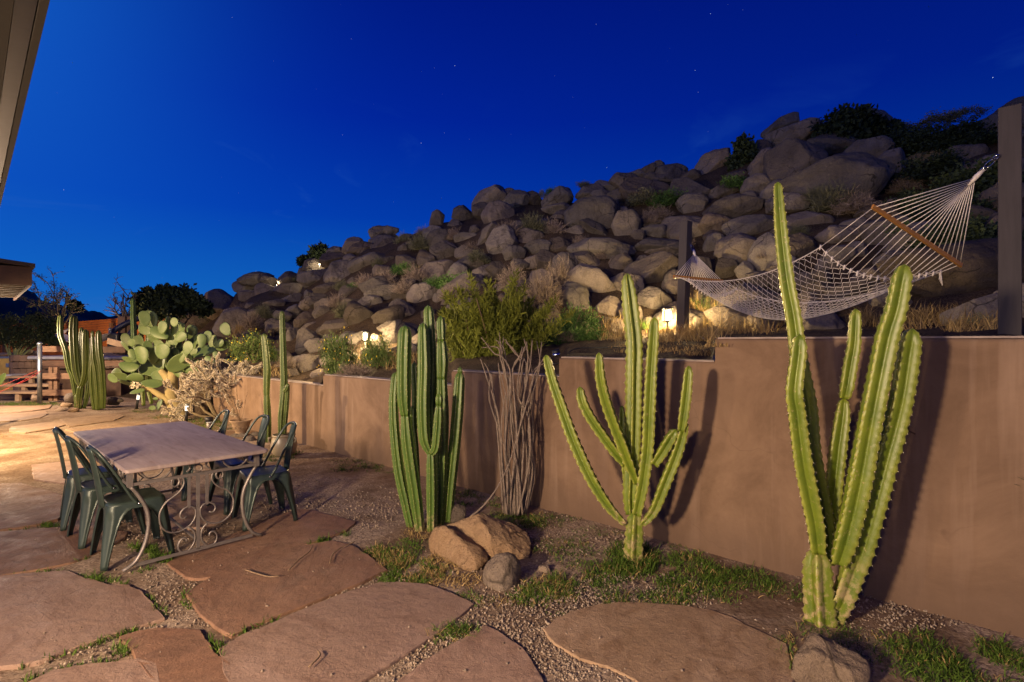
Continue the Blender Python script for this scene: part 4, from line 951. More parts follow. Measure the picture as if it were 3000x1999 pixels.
CH = [(Vector((-2.92, 4.07)), 0, 'green metal chair at the near left corner of the table, lowest in the photo', 'green metal chairs around the table'),
      (Vector((-3.42, 4.47)), 3, 'green metal chair between two others on the left side of the table', ''),
      (Vector((-3.86, 4.87)), -6, 'green metal chair at the far left end of the table with its flat splat showing', ''),
      (Vector((-2.27, 4.86)), 180 - 8, 'green metal chair at the near right corner of the table, blue light on its seat', ''),
      (Vector((-2.72, 5.29)), 180 + 3, 'green metal chair between two others on the right side of the table', ''),
      (Vector((-3.36, 5.72)), 180 - 3, 'green metal chair at the far right end of the table by the black solar light', '')]
ang0 = atan2(.7290, .6845) - pi / 2
c0 = make_chair(CH[0][2], 'green metal chairs around the table')
for i, (p, dr, lab, g) in enumerate(CH):
    o = c0 if i == 0 else copy_tree(c0)
    o.location = (p.x, p.y, .014); o.rotation_euler.z = ang0 + radians(dr); o['label'] = lab

# ------------------------------------------------------------------ flagstones
H_ = lambda x, y: (x / 1.847, 1150 + y / 1.847)
S_ = lambda x, y: (x * 1.275, y * 1.275)
FL = [
 ('flagstone_pink', H_, [(-500, 1030), (0, 1012), (120, 1000), (230, 996), (330, 985), (430, 1030), (560, 1060), (650, 1062), (720, 1092), (790, 1150), (855, 1232), (700, 1275), (540, 1330), (430, 1365), (330, 1402), (200, 1452), (95, 1470), (0, 1480), (-500, 1560)], 'large pinkish flagstone at the left edge with faint leg shadows across it'),
 ('flagstone_red', lambda x, y: (x, y), [(563, 1742), (610, 1712), (676, 1668), (760, 1638), (823, 1622), (900, 1606), (966, 1594), (1020, 1606), (1070, 1640), (1116, 1676), (1040, 1712), (960, 1742), (860, 1782), (770, 1818), (690, 1857), (640, 1830), (600, 1785)], 'red-brown flagstone in front of the table with a paler right corner'),
 ('flagstone_pink', lambda x, y: (x, y), [(665, 1906), (730, 1868), (800, 1840), (900, 1797), (1010, 1752), (1105, 1720), (1170, 1720), (1240, 1724), (1310, 1750), (1370, 1779), (1330, 1815), (1260, 1862), (1190, 1905), (1110, 1955), (1030, 2008), (930, 2070), (820, 2140), (730, 2150), (720, 2050), (690, 1985)], 'large smooth flagstone low in the centre of the photo'),
 ('flagstone_pink', lambda x, y: (x, y), [(1150, 2150), (1190, 2010), (1270, 1945), (1350, 1895), (1420, 1850), (1455, 1868), (1482, 1888), (1515, 1918), (1540, 1950), (1575, 2030), (1560, 2150), (1400, 2300)], 'flagstone cut by the bottom edge right of centre with small stones on it'),
 ('flagstone_tan', lambda x, y: (x, y), [(1612, 1852), (1650, 1822), (1690, 1806), (1760, 1788), (1830, 1780), (1905, 1784), (1990, 1790), (2080, 1802), (2150, 1830), (2210, 1860), (2280, 1895), (2300, 1990), (2260, 2120), (2080, 2150), (1950, 2055), (1880, 1992), (1800, 1955), (1720, 1935), (1650, 1895)], 'broad tan flagstone below the middle branching cactus with swirled layers'),
 ('flagstone_red', S_, [(285, 1472), (320, 1462), (365, 1455), (410, 1458), (452, 1462), (455, 1485), (470, 1508), (518, 1530), (512, 1580), (460, 1600), (400, 1590), (365, 1550), (330, 1515)], 'small brown flagstone wedge between big slabs at the bottom left'),
 ('flagstone_pink', S_, [(60, 1585), (130, 1552), (220, 1538), (300, 1532), (338, 1540), (345, 1600), (250, 1680), (100, 1680)], 'flagstone corner showing at the bottom left edge'),
 ('flagstone_red', H_, [(-300, 790), (0, 770), (180, 755), (380, 742), (520, 748), (655, 768), (648, 800), (560, 850), (480, 885), (380, 922), (280, 945), (180, 962), (0, 990), (-300, 1030)], 'long reddish flagstone beneath the left row of chairs'),
 ('flagstone_red', lambda x, y: (x, y), [(505, 1650), (560, 1622), (640, 1592), (730, 1556), (800, 1525), (862, 1500), (905, 1502), (960, 1518), (1030, 1535), (1000, 1560), (940, 1582), (860, 1605), (790, 1626), (720, 1652), (640, 1690), (590, 1694), (560, 1688)], 'dark flagstone under the near end of the table reaching past the right chair'),
 ('flagstone_red', H_, [(-200, 540), (0, 505), (110, 500), (200, 530), (330, 575), (345, 640), (300, 690), (200, 715), (80, 735), (-200, 770)], 'reddish flagstone left of the far left chair'),
 ('flagstone_pink', H_, [(380, 560), (470, 600), (560, 650), (640, 690), (600, 740), (480, 735), (390, 720), (350, 650)], 'flagstone half hidden among the left chair legs'),
 ('flagstone_pink', H_, [(760, 620), (900, 570), (1100, 560), (1240, 600), (1230, 680), (1100, 730), (930, 740), (800, 700)], 'grey-pink flagstone in shade under the middle of the table'),
 ('flagstone_pink', H_, [(180, 400), (380, 380), (560, 420), (600, 470), (480, 500), (330, 490), (210, 470)], 'pale flagstone behind the far left chair'),
 ('flagstone_tan', zg, [(-60, 1295), (80, 1285), (260, 1285), (385, 1278), (360, 1302), (240, 1322), (100, 1335), (-60, 1340)], 'grey walkway slab by the steel pole at the left edge'),
 ('flagstone_tan', zg, [(-60, 1345), (90, 1342), (240, 1330), (330, 1322), (350, 1345), (300, 1375), (160, 1395), (-60, 1405)], 'walkway slab second from the steel pole at the left edge'),
 ('flagstone_tan', zg, [(480, 1392), (700, 1362), (900, 1345), (940, 1362), (860, 1395), (700, 1420), (540, 1440)], 'sunken sandy slab in the lamplight before the prickly pear'),
 ('flagstone_tan', zg, [(100, 1445), (300, 1420), (450, 1405), (500, 1425), (380, 1460), (200, 1490), (90, 1480)], 'sandy slab behind the far left chair in the yellow lamplight'),
 ('flagstone_tan', zg, [(520, 1462), (700, 1440), (900, 1418), (1060, 1410), (1100, 1425), (940, 1450), (760, 1470), (600, 1486)], 'long sandy slab in the lamplight just beyond the table top'),
]
STONES = []
for mat, fn, pts, lab in FL:
    W = []
    for x, y in pts: q = ground(*fn(x, y)); W.append(Vector((q.x, q.y)))
    P = []
    for i in range(len(W)):
        a, b = W[i], W[(i + 1) % len(W)]; n = max(1, int((b - a).length / .035))
        for k in range(n):
            p = a.lerp(b, k / n); nv = Vector((-(b - a).y, (b - a).x)).normalized()
            P.append(p + nv * (  .010 * noise.noise((p.x * 5, p.y * 7, 2)) + .012 * abs(noise.noise((p.x * 22, p.y * 22, 5))) - .003))
    c = sum(P, Vector((0, 0))) / len(P); P = [p + (p - c).normalized() * .045 for p in P]
    STONES.append(P)
    n = len(P); V = []
    for off, z in ((.002, -.03), (0, .006), (-.002, .012), (-.006, .0145)):
        for i, p in enumerate(P):
            d = (p - c).normalized(); V.append((p.x + d.x * off, p.y + d.y * off, z + (.003 * noise.noise((p.x * 9, p.y * 9, 0)) if z > 0 else 0)))
    Fs = [(r * n + k, r * n + (k + 1) % n, (r + 1) * n + (k + 1) % n, (r + 1) * n + k) for r in range(3) for k in range(n)] + [tuple(3 * n + k for k in range(n))]
    area = sum(P[i].x * P[(i + 1) % n].y - P[(i + 1) % n].x * P[i].y for i in range(n))
    if area < 0: Fs = [f[::-1] for f in Fs]
    o = solo('flagstone', MB().add(V, Fs), mat, (c.x, c.y, 0), lab, 'flagstone', 'flagstones of the patio', smooth=False)

# ------------------------------------------------------------------ loose stones in the garden
def stone(px, py, Y, rx, rz, ry, ang, label, mat, seed, sub=5, rotz=0, **kw):
    v, f = boulder_shape(seed, sub, **kw); k = Y / FPX
    v = v * np.array((rx * k, ry, rz * k)); c, s = cos(radians(-ang)), sin(radians(-ang))
    v = v @ np.array(((c, 0, -s), (0, 1, 0), (s, 0, c)))
    p = at(px, py, Y)
    return solo('garden_rock', MB().add(v + np.array(p), f), mat, p, label, 'rock')
v, f = ICO[5]; d = v; off = Vector((3, 8, 1))
n_ = np.array([noise.fractal(Vector(x) * 1.5 + off, 1, 2, 5) for x in d]); n2 = np.array([noise.fractal(Vector(x) * 7 + off, 1, 2, 4) for x in d])
def lump(c, r, rot, seed, px=9, pl=9):
    rr = np.random.default_rng(seed); nn = rr.normal(size=(pl, 3)); nn /= np.linalg.norm(nn, axis=1)[:, None]; cc = rr.uniform(.68, .96, pl)
    rad = (np.sum((np.maximum(d @ nn.T, 0) / cc) ** px, axis=1) + 1.0 / 1.15 ** px) ** (-1 / px)
    rad = rad * (1 + .07 * n_ + .012 * n2); w = d * rad[:, None] * np.array(r)
    cz, sz = cos(rot[2]), sin(rot[2]); w = w @ np.array(((cz, sz, 0), (-sz, cz, 0), (0, 0, 1)))
    cy, sy = cos(rot[1]), sin(rot[1]); w = w @ np.array(((cy, 0, -sy), (0, 1, 0), (sy, 0, cy)))
    return w + np.array(c)
# the split tan boulder: two lobes grown together with a groove between
g0 = ground(1400, 1640); bl = MB()
def zi(x, y): return 900 + x / 2.353, 1400 + y / 2.353
LH = [(835,420,4.22),(845,470,4.18),(880,345,4.25),(900,525,4.08),(950,328,4.3),(960,352,4.12),(1000,548,3.95),(1060,432,4.0),(1060,604,3.85),(1130,430,4.15),(1150,540,3.84),(1160,634,3.80),(1240,525,3.97),(1245,568,3.90),(1100,500,4.3),(950,450,4.4)]
RH = [(955,332,4.38),(1090,280,4.32),(1180,253,4.28),(1290,268,4.4),(1420,318,4.35),(1510,368,4.3),(1547,450,4.2),(1525,550,4.06),(1400,575,4.0),(1290,588,3.95),(1252,520,3.99),(1262,390,4.02),(1205,310,4.12),(1300,400,4.65),(1450,450,4.6),(1100,400,4.55)]
def hull(mb, pts, grow=1.0):
    bm = bmesh.new(); P = [at(*zi(x, y), Y) for x, y, Y in pts]; c = sum(P, Vector()) / len(P)
    for p in P: bm.verts.new(c + (p - c) * grow)
    for p in P[::2]: bm.verts.new((c.x + (p.x - c.x) * .9, c.y + (p.y - c.y) * .9, -.06))
    bmesh.ops.convex_hull(bm, input=bm.verts); bm.verts.index_update(); keep = [v for v in bm.verts if v.link_faces]
    ix = {v: i for i, v in enumerate(keep)}; mb.add([v.co[:] for v in keep], [[ix[v] for v in f_.verts] for f_ in bm.faces]); bm.free()
tt = thing('split_boulder', 'large tan boulder with a deep groove across it in front of the columnar cactus clump', 'rock', (-.27, 4.1, 0))
both = MB(); hull(both, LH, 1.03); hull(both, RH, 1.03); o = part('stone', both, 'granite_tan', tt)
rm = o.modifiers.new('grown', 'REMESH'); rm.mode = 'VOXEL'; rm.voxel_size = .011; rm.use_smooth_shade = True
sm = o.modifiers.new('worn', 'SMOOTH'); sm.factor = .5; sm.iterations = 7
for nm_, sz_, st_ in (('rough', .16, .05), ('grain', .035, .010)):
    tx = bpy.data.textures.new(nm_, 'CLOUDS'); tx.noise_scale = sz_; tx.noise_depth = 4; dm = o.modifiers.new(nm_, 'DISPLACE'); dm.texture = tx; dm.strength = st_; dm.mid_level = .5; dm.texture_coords = 'LOCAL'
stone(1472, 1690, 3.62, 58, 66, .13, -12, 'rough grey-brown round rock resting against the split tan boulder', 'granite_brown', 311, rough=.06, planes=14, p=8)
stone(1338, 1506, 4.85, 27, 30, .08, -10, 'small bluish grey rock behind the split tan boulder', 'granite', 312, sub=4)
stone(2420, 1985, 2.62, 118, 122, .17, 38, 'brown streaked rock at the bottom right below the biggest cactus', 'granite_brown', 313, rough=.09, planes=6, p=26, crack=.09)
stone(1596, 1672, 3.85, 20, 17, .05, 0, 'small tan stone in the grass right of the dark round rock', 'granite_tan', 314, sub=4)
for px, py, Y, rx, rz, lab, mt in ((210, 1168, 13.3, 20, 17, 'grey rock left of the bent-armed columnar clump base', 'granite'), (268, 1178, 13.4, 14, 16, 'rock wedged behind the gap between the two left columnar clumps', 'granite'),
    (329, 1176, 13.3, 20, 13, 'low grey rock right of the straight columnar clump', 'granite'), (195, 1189, 12.9, 16, 8, 'flat tan stone uppermost of three at the cactus base', 'granite_tan'), (184, 1202, 12.5, 19, 8, 'flat tan stone lower left of three at the cactus base', 'granite_tan'),
    (217, 1203, 12.4, 15, 7, 'flat tan stone lower right of three at the cactus base', 'granite_tan'), (102, 1166, 14.3, 12, 10, 'pale rock just left of the steel pole', 'granite_tan'), (352, 1174, 13.2, 9, 7, 'little stone beneath the prickly pear pads on the left', 'granite'),
    (700, 1284, 9.2, 30, 16, 'low tan rock in front of the carved urn', 'granite'), (733, 1292, 8.8, 20, 15, 'grey rock between the urn and the slim cactus', 'granite_dark'), (756, 1279, 9.3, 22, 15, 'rock at the foot of the shorter slim cactus', 'granite'), (712, 1340, 7.4, 24, 10, 'flat stone under the middle right chair', 'granite_tan'),
    (55, 1040, 19.5, 20, 8, 'tan rock on the bank left of the green-barked tree', 'granite_tan'), (85, 1035, 19.5, 13, 9, 'rock on the bank behind the hot tub', 'granite'), (108, 1035, 19.6, 12, 7, 'small rock right along the bank behind the hot tub', 'granite'), (20, 1040, 19.4, 17, 6, 'pale flat rock on the bank at the left edge', 'granite_tan')):
    stone(px, py, Y, rx, rz, rx * Y / FPX * .9, rng.uniform(-8, 8), lab, mt, 330 + px, sub=3)

# ------------------------------------------------------------------ pots and solar lights
p0 = Vector((pot_c.x, pot_c.y, 0))
t = thing('glazed_pot', 'pale glazed round pot holding the taller slim cactus', 'plant pot', p0)
mb = MB(); mb.lathe([(.10, 0), (.145, .03), (.172, .10), (.178, .16), (.165, .235), (.148, .27), (.150, .285), (.157, .29), (.157, .31), (.143, .31), (.140, .27)], p0, 32); part('body', mb, 'clay_pot', t)
mb = MB(); mb.lathe([(.001, .262), (.139, .266)], p0, 20); part('soil', mb, 'hill_soil', t)
for s in (-1, 1):
    mb = MB(); mb.tube([p0 + Vector((s * .15, -.05, .27)), p0 + Vector((s * .195, -.06, .262)), p0 + Vector((s * .19, -.06, .215)), p0 + Vector((s * .168, -.05, .20))], .012, 7); part('handle', mb, 'clay_pot', t)
p0 = ground(706, 1276); p0.z = 0
t = thing('carved_urn', 'brown carved stone urn planter behind the far right chair', 'plant pot', p0)
mb = MB(); mb.lathe([(.10, 0), (.105, .03), (.085, .05), (.095, .075), (.12, .12), (.135, .17), (.15, .22), (.178, .25), (.185, .265), (.17, .27), (.15, .25)], p0, 32); part('body', mb, 'terracotta', t)
for k in range(12):
    a = k * pi / 6; c = p0 + Vector((.128 * cos(a), .128 * sin(a), .15)); u = Vector((-sin(a), cos(a), 0)); mb = MB(); mb.tube(ring(c, .026, (u, (.12 * cos(a), .12 * sin(a), 1)), n=12), .0055, 5); part('carved_ring', mb, 'terracotta', t)
r5 = random.Random(3); mb = MB()
for k in range(16):
    e_ = p0 + Vector((r5.uniform(-.45, .2), r5.uniform(-.3, .2), r5.uniform(.5, .95))); m_ = p0 + (e_ - p0) * .5 + Vector((0, 0, .08)); mb.tube(smooth_path([p0 + Vector((0, 0, .24)), m_, e_], .06), .003, 4)
    for _ in range(3): q = m_.lerp(e_, r5.random()); mb.tube([q, q + Vector((r5.uniform(-.1, .1), r5.uniform(-.1, .1), r5.uniform(.02, .12)))], .0022, 4)
solo('dead_twiggy_plant', mb, 'twig_wood', p0 + Vector((0, 0, .24)), 'bare twiggy dead plant standing in the carved urn', 'plant')
def solar(px, py_base, py_top, label, lean, lit=True, dark=False):
    b = ground(px, py_base); b.z = 0; h = (py_base - py_top) / FPX * b.y; ax = Vector((lean, 0, 1)).normalized(); r = .034 if not dark else .055
    t = thing('solar_light', label, 'garden light', b); P = lambda f_: b + ax * h * f_
    mb = MB(); mb.tube([b, P(.62)], r * .8, 12); part('stake', mb, 'black_metal' if not dark else 'bare_steel', t)
    mb = MB(); mb.tube([P(.62), P(.90 if not dark else .7)], r * .95, 12); part('lens', mb, 'solar_lens' if lit else 'dim_lens', t)
    mb = MB(); mb.tube([P(.90 if not dark else .66), P(1)], r * 1.2, 14); part('cap', mb, 'galvanised' if not dark else 'black_metal', t)
    if lit:
        l = lamp('solar_glow', 'POINT', P(.76), 3.0, (1, .86, .6), .05)
solar(545, 1236, 1184, 'lit solar light standing between the prickly pear trunk and the cholla', .05)
solar(400, 1199, 1154, 'lit solar light leaning under the lowest left pads of the prickly pear', .14)
solar(613, 1262, 1223, 'black-capped unlit solar light behind the far right chair', 0, False, True)

# ------------------------------------------------------------------ hammock, its posts, garden lamps
def post(name, px, Y, py_top, w, label, rot, lean=0):
    a = px_a(px); zb = terr(a, Y) - .3; top = at(px, py_top, Y)
    t = thing(name, label, 'post', (top.x - lean, Y, zb + .3)); ca, sa = cos(rot), sin(rot)
    mb = MB(); b = Vector((top.x - lean, Y, zb)); m = (b + top) / 2; zax = (top - b).normalized()
    mb.box(m, (w, w, (top - b).length), ((ca, sa, 0), (-sa, ca, 0), zax)); o = part('timber', mb, 'post_paint', t, smooth=False); bevel(o, .006); return t
post('hammock_post', 2958, 4.42, 318, .145, 'thick dark wooden post at the right edge holding the hammock chain', radians(48))
post('hammock_post', 2010, 8.6, 650, .145, 'thin-looking dark post in front of the glowing lantern at the far end of the hammock', radians(38), lean=.075)
hn = thing('rope_hammock', 'cream rope net hammock with wooden spreader bars strung between the two dark posts', 'hammock', (3.2, 6.3, 2.0))
RL, RR = at(2560, 608, 4.6), at(2813, 776, 5.0); LN, LF = at(1976, 811, 7.45), at(2115, 824, 7.9)
r_ring, l_ring = at(2876, 503, 4.52), at(2033, 737, 8.35)
mb = MB(); d = (RR - RL).normalized(); mb.bar(RL - d * .02, RR + d * .02, .022, .042); o = part('spreader_bar', mb, 'wood_bar', hn, smooth=False); bevel(o, .004)
mb = MB(); d = (LF - LN).normalized(); mb.bar(LN - d * .02, LF + d * .02, .022, .042); o = part('spreader_bar', mb, 'wood_bar', hn, smooth=False); bevel(o, .004)
NV, NU = 27, 56
def bed(u, v):          # u from far bar to near bar, v from the near edge (0) to the far edge (1)
    p = LN.lerp(LF, v).lerp(RL.lerp(RR, v), u)
    sag = 4 * u * (1 - u); edge = .27 * (1 - v) + .36 * v
    s = sag * edge + .34 * (sag ** .65) * 4 * v * (1 - v) * (.85 + .15 * sag)
    pinch = .16 * sag * (v - .5) ** 1 * -1 * .6
    q = p - Vector((0, 0, s)); mid = LN.lerp(LF, .5).lerp(RL.lerp(RR, .5), u); q += (mid - p) * .16 * sag * abs(2 * v - 1)
    return q
UA, UB_ = .10, .80
UB = lambda v: .80 + .15 * v        # net begins after straight cords at either end
mb = MB()
for j in range(NV):
    v0 = j / (NV - 1)
    pts = []
    for i in range(NU + 1):
        u = UA + (UB(v0) - UA) * i / NU; dv = (.5 / (NV - 1)) * .92 * (1 if (i // 1) % 2 == 0 else -1) * (1 if j % 2 == 0 else -1)
        if i in (0, NU): dv = 0
        pts.append(bed(u, min(1, max(0, v0 + dv))))
    mb.tube(pts, .0031, 5)
for v0 in (0, 1): mb.tube([bed(UA + (UB(v0) - UA) * i / 40, v0) for i in range(41)], .005, 5)
for u in (lambda v: UA, UB): mb.tube([bed(u(i / 40), i / 40) for i in range(41)], .0045, 5)
part('net', mb, 'rope', hn)
for ringp, bar_a, bar_b, u0, u1 in ((r_ring, RL, RR, UB, 1.0), (l_ring, LN, LF, lambda v: UA, 0.0)):
    mb = MB()
    axis = ((bar_a + bar_b) / 2 - ringp)
    for j in range(19):
        v0 = j / 18; b = bar_a.lerp(bar_b, v0); e0 = ringp + axis * (.10 + .28 * (1 - abs(2 * v0 - 1)))
        mb.tube([ringp, e0], .006, 5); mb.tube([e0, b], .0042, 5); n_in = bed(u0(v0), v0); mb.tube([b, n_in], .0042, 5)
        k_ = bed(u0(v0), v0); mb.tube([k_ + Vector((0, 0, .022)), k_, k_ - Vector((.012, 0, .03))], [.008, .012, .006], 5)
    part('cords', mb, 'rope', hn)
    mb = MB(); mb.tube([ringp - axis * .03, ringp + axis * .07, ringp + axis * .2], [.014, .022, .012], 8); part('whipping', mb, 'rope', hn)
def torus(mb, c, u, v, ru, rv, r): mb.tube([Vector(c) + Vector(u) * ru * cos(2 * pi * k / 18) + Vector(v) * rv * sin(2 * pi * k / 18) for k in range(19)], r, 6, cap=False)
for ringp, hook in ((r_ring, at(2926, 455, 4.38)), (l_ring, at(2022, 716, 8.55))):
    d = (hook - ringp); dn = d.normalized(); s_ = dn.cross(Vector((0, 1, 0))).normalized(); Ld = d.length
    mb = MB(); torus(mb, ringp + d * .12, dn, s_, Ld * .16, .022, .006); torus(mb, ringp + d * .50, dn, s_.lerp(Vector((0, 1, 0)), .3), Ld * .28, .028, .0055); torus(mb, ringp + d * .86, dn, s_, Ld * .15, .018, .006)
    part('chain', mb, 'chrome', hn)
for q in (bed(UB(1), 1), bed(.05, .9)):
    mb = MB(); 
    for k in range(4): mb.tube([q, q + Vector((.01 * k - .015, 0, -.07 - .02 * k))], .005, 5)
    part('loose_cord', mb, 'rope', hn)

def lantern(px, py, Y, label, h=.40):
    p = at(px, py, Y); a = px_a(px); zg_ = terr(a, Y) - .05
    t = thing('path_lantern', label, 'garden light', (p.x, p.y, zg_)); b = Vector((p.x, p.y, p.z))
    mb = MB(); mb.tube([(p.x, p.y, zg_), (p.x, p.y, p.z - .10)], .014, 10); part('stem', mb, 'black_metal', t)
    mb = MB()
    for z in (-.10, .10): mb.box((p.x, p.y, p.z + z), (.125, .125, .012))
    for sx_ in (-.056, .056):
        for sy_ in (-.056, .056): mb.box((p.x + sx_, p.y + sy_, p.z), (.010, .010, .19))
    part('cage', mb, 'black_metal', t, smooth=False)
    mb = MB(); V = [(p.x + a_ * r_, p.y + b_ * r_, p.z + z) for r_, z in ((.085, .108), (.05, .135), (.012, .15)) for a_, b_ in ((-1, -1), (1, -1), (1, 1), (-1, 1))]
    mb.add(V, [(r * 4 + k, r * 4 + (k + 1) % 4, r * 4 + 4 + (k + 1) % 4, r * 4 + 4 + k) for r in range(2) for k in range(4)] + [(8, 9, 10, 11), (3, 2, 1, 0)]); part('roof', mb, 'black_metal', t, smooth=False)
    mb = MB(); mb.tube([(p.x, p.y, p.z - .08), (p.x, p.y, p.z + .08)], .036, 12); part('glass', mb, 'lamp_glass', t)
    return p
pl = lantern(1955, 925, 9.05, 'glowing square lantern on a stem beside the far hammock post')
lamp('lantern_light', 'POINT', pl + Vector((0, 0, .0)), 850, (1, .70, .30), .085)
pb = at(1070, 985, hill_hit(1070, 1030) - .25)
t = thing('path_lantern', 'bare glowing bulb lamp half hidden in the yellow-flowered bush', 'garden light', (pb.x, pb.y, terr(px_a(1070), pb.y)))
mb = MB(); mb.tube([(pb.x, pb.y, terr(px_a(1070), pb.y) - .1), (pb.x, pb.y, pb.z - .07)], .014, 8); part('stem', mb, 'black_metal', t)
mb = MB(); mb.tube([(pb.x, pb.y, pb.z - .07), (pb.x, pb.y, pb.z + .045)], .034, 12); part('glass', mb, 'bulb_glass', t)
mb = MB(); mb.lathe([(.055, pb.z + .066), (.05, pb.z + .085), (.01, pb.z + .10)], (pb.x, pb.y, 0), 14); part('cap', mb, 'black_metal', t)
lamp('bulb_light', 'POINT', pb, 330, (1, .72, .34), .085)
for px, py, lab, pw in ((672, 974, 'small lamp lighting the dry grass on the left slope', 9), (936, 776, 'tiny uplight under the juniper on the ridge', 5), (812, 838, 'pin-point white lamp among the left ridge boulders', 3)):
    Y = hill_hit(px, py) - .75; p = at(px, py, Y)
    t = thing('spot_lamp', lab, 'garden light', (p.x, p.y, p.z - .12)); mb = MB(); mb.tube([p - Vector((0, 0, .5)), p - Vector((0, 0, .03))], .014, 8); part('stem', mb, 'black_metal', t)
    mb = MB(); mb.lathe([(.018, -.02), (.024, .012), (.016, .03)], p, 12); part('glass', mb, 'lamp_glass', t)
    lamp('spot_light', 'POINT', p + Vector((0, -.02, .06)), pw * 9, (1, .80, .48), .06)
p = at(1632, 1034, 6.3); t = thing('ground_lamp', 'small unlit chrome and black lamp lying on the terrace edge above the left step', 'garden light', p)
mb = MB(); mb.tube([p - Vector((.05, 0, .01)), p + Vector((.03, 0, .02))], .034, 12); part('housing', mb, 'black_metal', t); mb = MB(); mb.tube([p + Vector((-.05, -.02, -.03)), p + Vector((.03, -.03, -.02))], .024, 10); part('lens', mb, 'chrome', t)
cab = [at(x, y, Y) for x, y, Y in ((1605, 1028, 6.6), (1635, 1036, 6.3), (1680, 1030, 6.6), (1760, 1032, 6.6), (1850, 1032, 6.4), (1920, 1036, 6.3))]
cab = [Vector((c.x, c.y, terr(c.x / c.y, c.y) + .02)) for c in cab]; mb = MB(); mb.tube(smooth_path(cab, .05), .007, 6); solo('black_cable', mb, 'black_metal', cab[0], 'black cable lying along the terrace behind the wall', 'cable')
tw = [at(x, y, Y) for x, y, Y in ((2043, 1007, 8.0), (2052, 1022, 7.5), (2064, 1040, 7.0))]; tw = [Vector((c.x, c.y, terr(c.x / c.y, c.y) + .03)) for c in tw]
mb = MB(); mb.tube(smooth_path(tw, .05), .008, 6); solo('pale_stick', mb, 'cane_bark', tw[0], 'pale crooked stick lying on the terrace right of the thin hammock post', 'stick')
# twigs dropped on the flagstones
for i, (pts, lab) in enumerate(([[(845, 1672), (870, 1645), (905, 1618), (915, 1600)], 'long dark twig on the red-brown flagstone below the right chair'], [[(718, 1670), (755, 1682), (790, 1690), (818, 1688)], 'orange curled root sliver on the red-brown flagstone'],
    [[(905, 1955), (925, 1935), (938, 1920), (930, 1908)], 'bent twig on the large smooth flagstone low in the centre'], [[(966, 1650), (975, 1625), (1000, 1605), (1040, 1588)], 'dark curved twig on the pale corner of the red-brown flagstone'])):
    P = [ground(x, y, .035) + Vector((0, 0, .0)) for x, y in pts]; mb = MB(); mb.tube(smooth_path(P, .02), [.0045] * len(smooth_path(P, .02)), 5); solo('twig', mb, 'twig_wood', P[0], lab, 'twig')
# ------------------------------------------------------------------ eaves of the house
ed = Vector((-.717, .697, 0)); en = Vector((-.697, -.717, 0))     # along the eave, and in toward the house
t = thing('house_eave', 'dark brown roof eave with a pale gutter edge overhead at the top left', 'building', (-1.55, 1.75, 2.7))
p0 = at(147, 0, 1.63); q0 = Vector((p0.x, p0.y, 0))
def strip(mb, n0, n1, z0, z1, s0=-3.2, s1=6.0):
    mb.add([tuple(q0 + ed * s + en * n + Vector((0, 0, z))) for s in (s0, s1) for n, z in ((n0, z0), (n1, z0), (n1, z1), (n0, z1))], [(0, 1, 2, 3), (4, 7, 6, 5), (0, 4, 5, 1), (1, 5, 6, 2), (2, 6, 7, 3), (3, 7, 4, 0)])
zt = p0.z
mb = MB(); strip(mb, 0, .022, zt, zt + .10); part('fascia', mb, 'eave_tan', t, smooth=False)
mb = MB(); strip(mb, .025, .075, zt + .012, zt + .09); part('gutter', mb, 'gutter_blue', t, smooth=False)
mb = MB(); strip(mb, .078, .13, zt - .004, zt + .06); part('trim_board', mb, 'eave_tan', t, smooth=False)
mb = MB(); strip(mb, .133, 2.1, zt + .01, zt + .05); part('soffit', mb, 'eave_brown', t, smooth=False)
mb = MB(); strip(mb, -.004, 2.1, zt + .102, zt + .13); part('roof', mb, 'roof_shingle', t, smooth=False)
c1 = at(94, 838, 9.5); c1 = Vector((c1.x, c1.y, 0)); zf = at(94, 838, 9.5).z
t = thing('far_roof', 'dark shingled roof corner with lit pale rafters beneath it at the left edge', 'building', (c1.x, c1.y, zf))
def slab(mb, s0, s1, n0, n1, z0, z1, dz=0):     # s along the eave, n in toward the house
    P = lambda s, n, z: tuple(c1 + ed * s + en * n + Vector((0, 0, z + dz * n)))
    mb.add([P(s, n, z) for s in (s0, s1) for n, z in ((n0, z0), (n1, z0), (n1, z1), (n0, z1))], [(0, 1, 2, 3), (4, 7, 6, 5), (0, 4, 5, 1), (1, 5, 6, 2), (2, 6, 7, 3), (3, 7, 4, 0)])
mb = MB(); slab(mb, 0, .03, 0, 3.2, zf, zf + .33); slab(mb, .032, 5, .0, .03, zf, zf + .33); part('fascia', mb, 'fascia_brown', t, smooth=False)
mb = MB(); slab(mb, -.05, 5.0, -.04, 3.2, zf + .333, zf + .40, .10); part('roof', mb, 'roof_shingle', t, smooth=False)
mb = MB(); slab(mb, .033, 5, .033, 3.2, zf + .14, zf + .16); part('soffit', mb, 'rafter_cream', t, smooth=False)
for k in range(9):
    mb = MB(); slab(mb, .12 + k * .5, .18 + k * .5, .035, 3.1, zf + .02, zf + .138); part('rafter', mb, 'rafter_cream', t, smooth=False)
mb = MB(); slab(mb, .9, 5.0, 1.3, 1.5, -.02, zf + .13); part('wall', mb, 'rafter_cream', t, smooth=False)
lamp('far_eave_light', 'POINT', c1 + ed * .5 + en * .9 + Vector((0, 0, zf - .75)), 5, (1, .82, .55), .05)

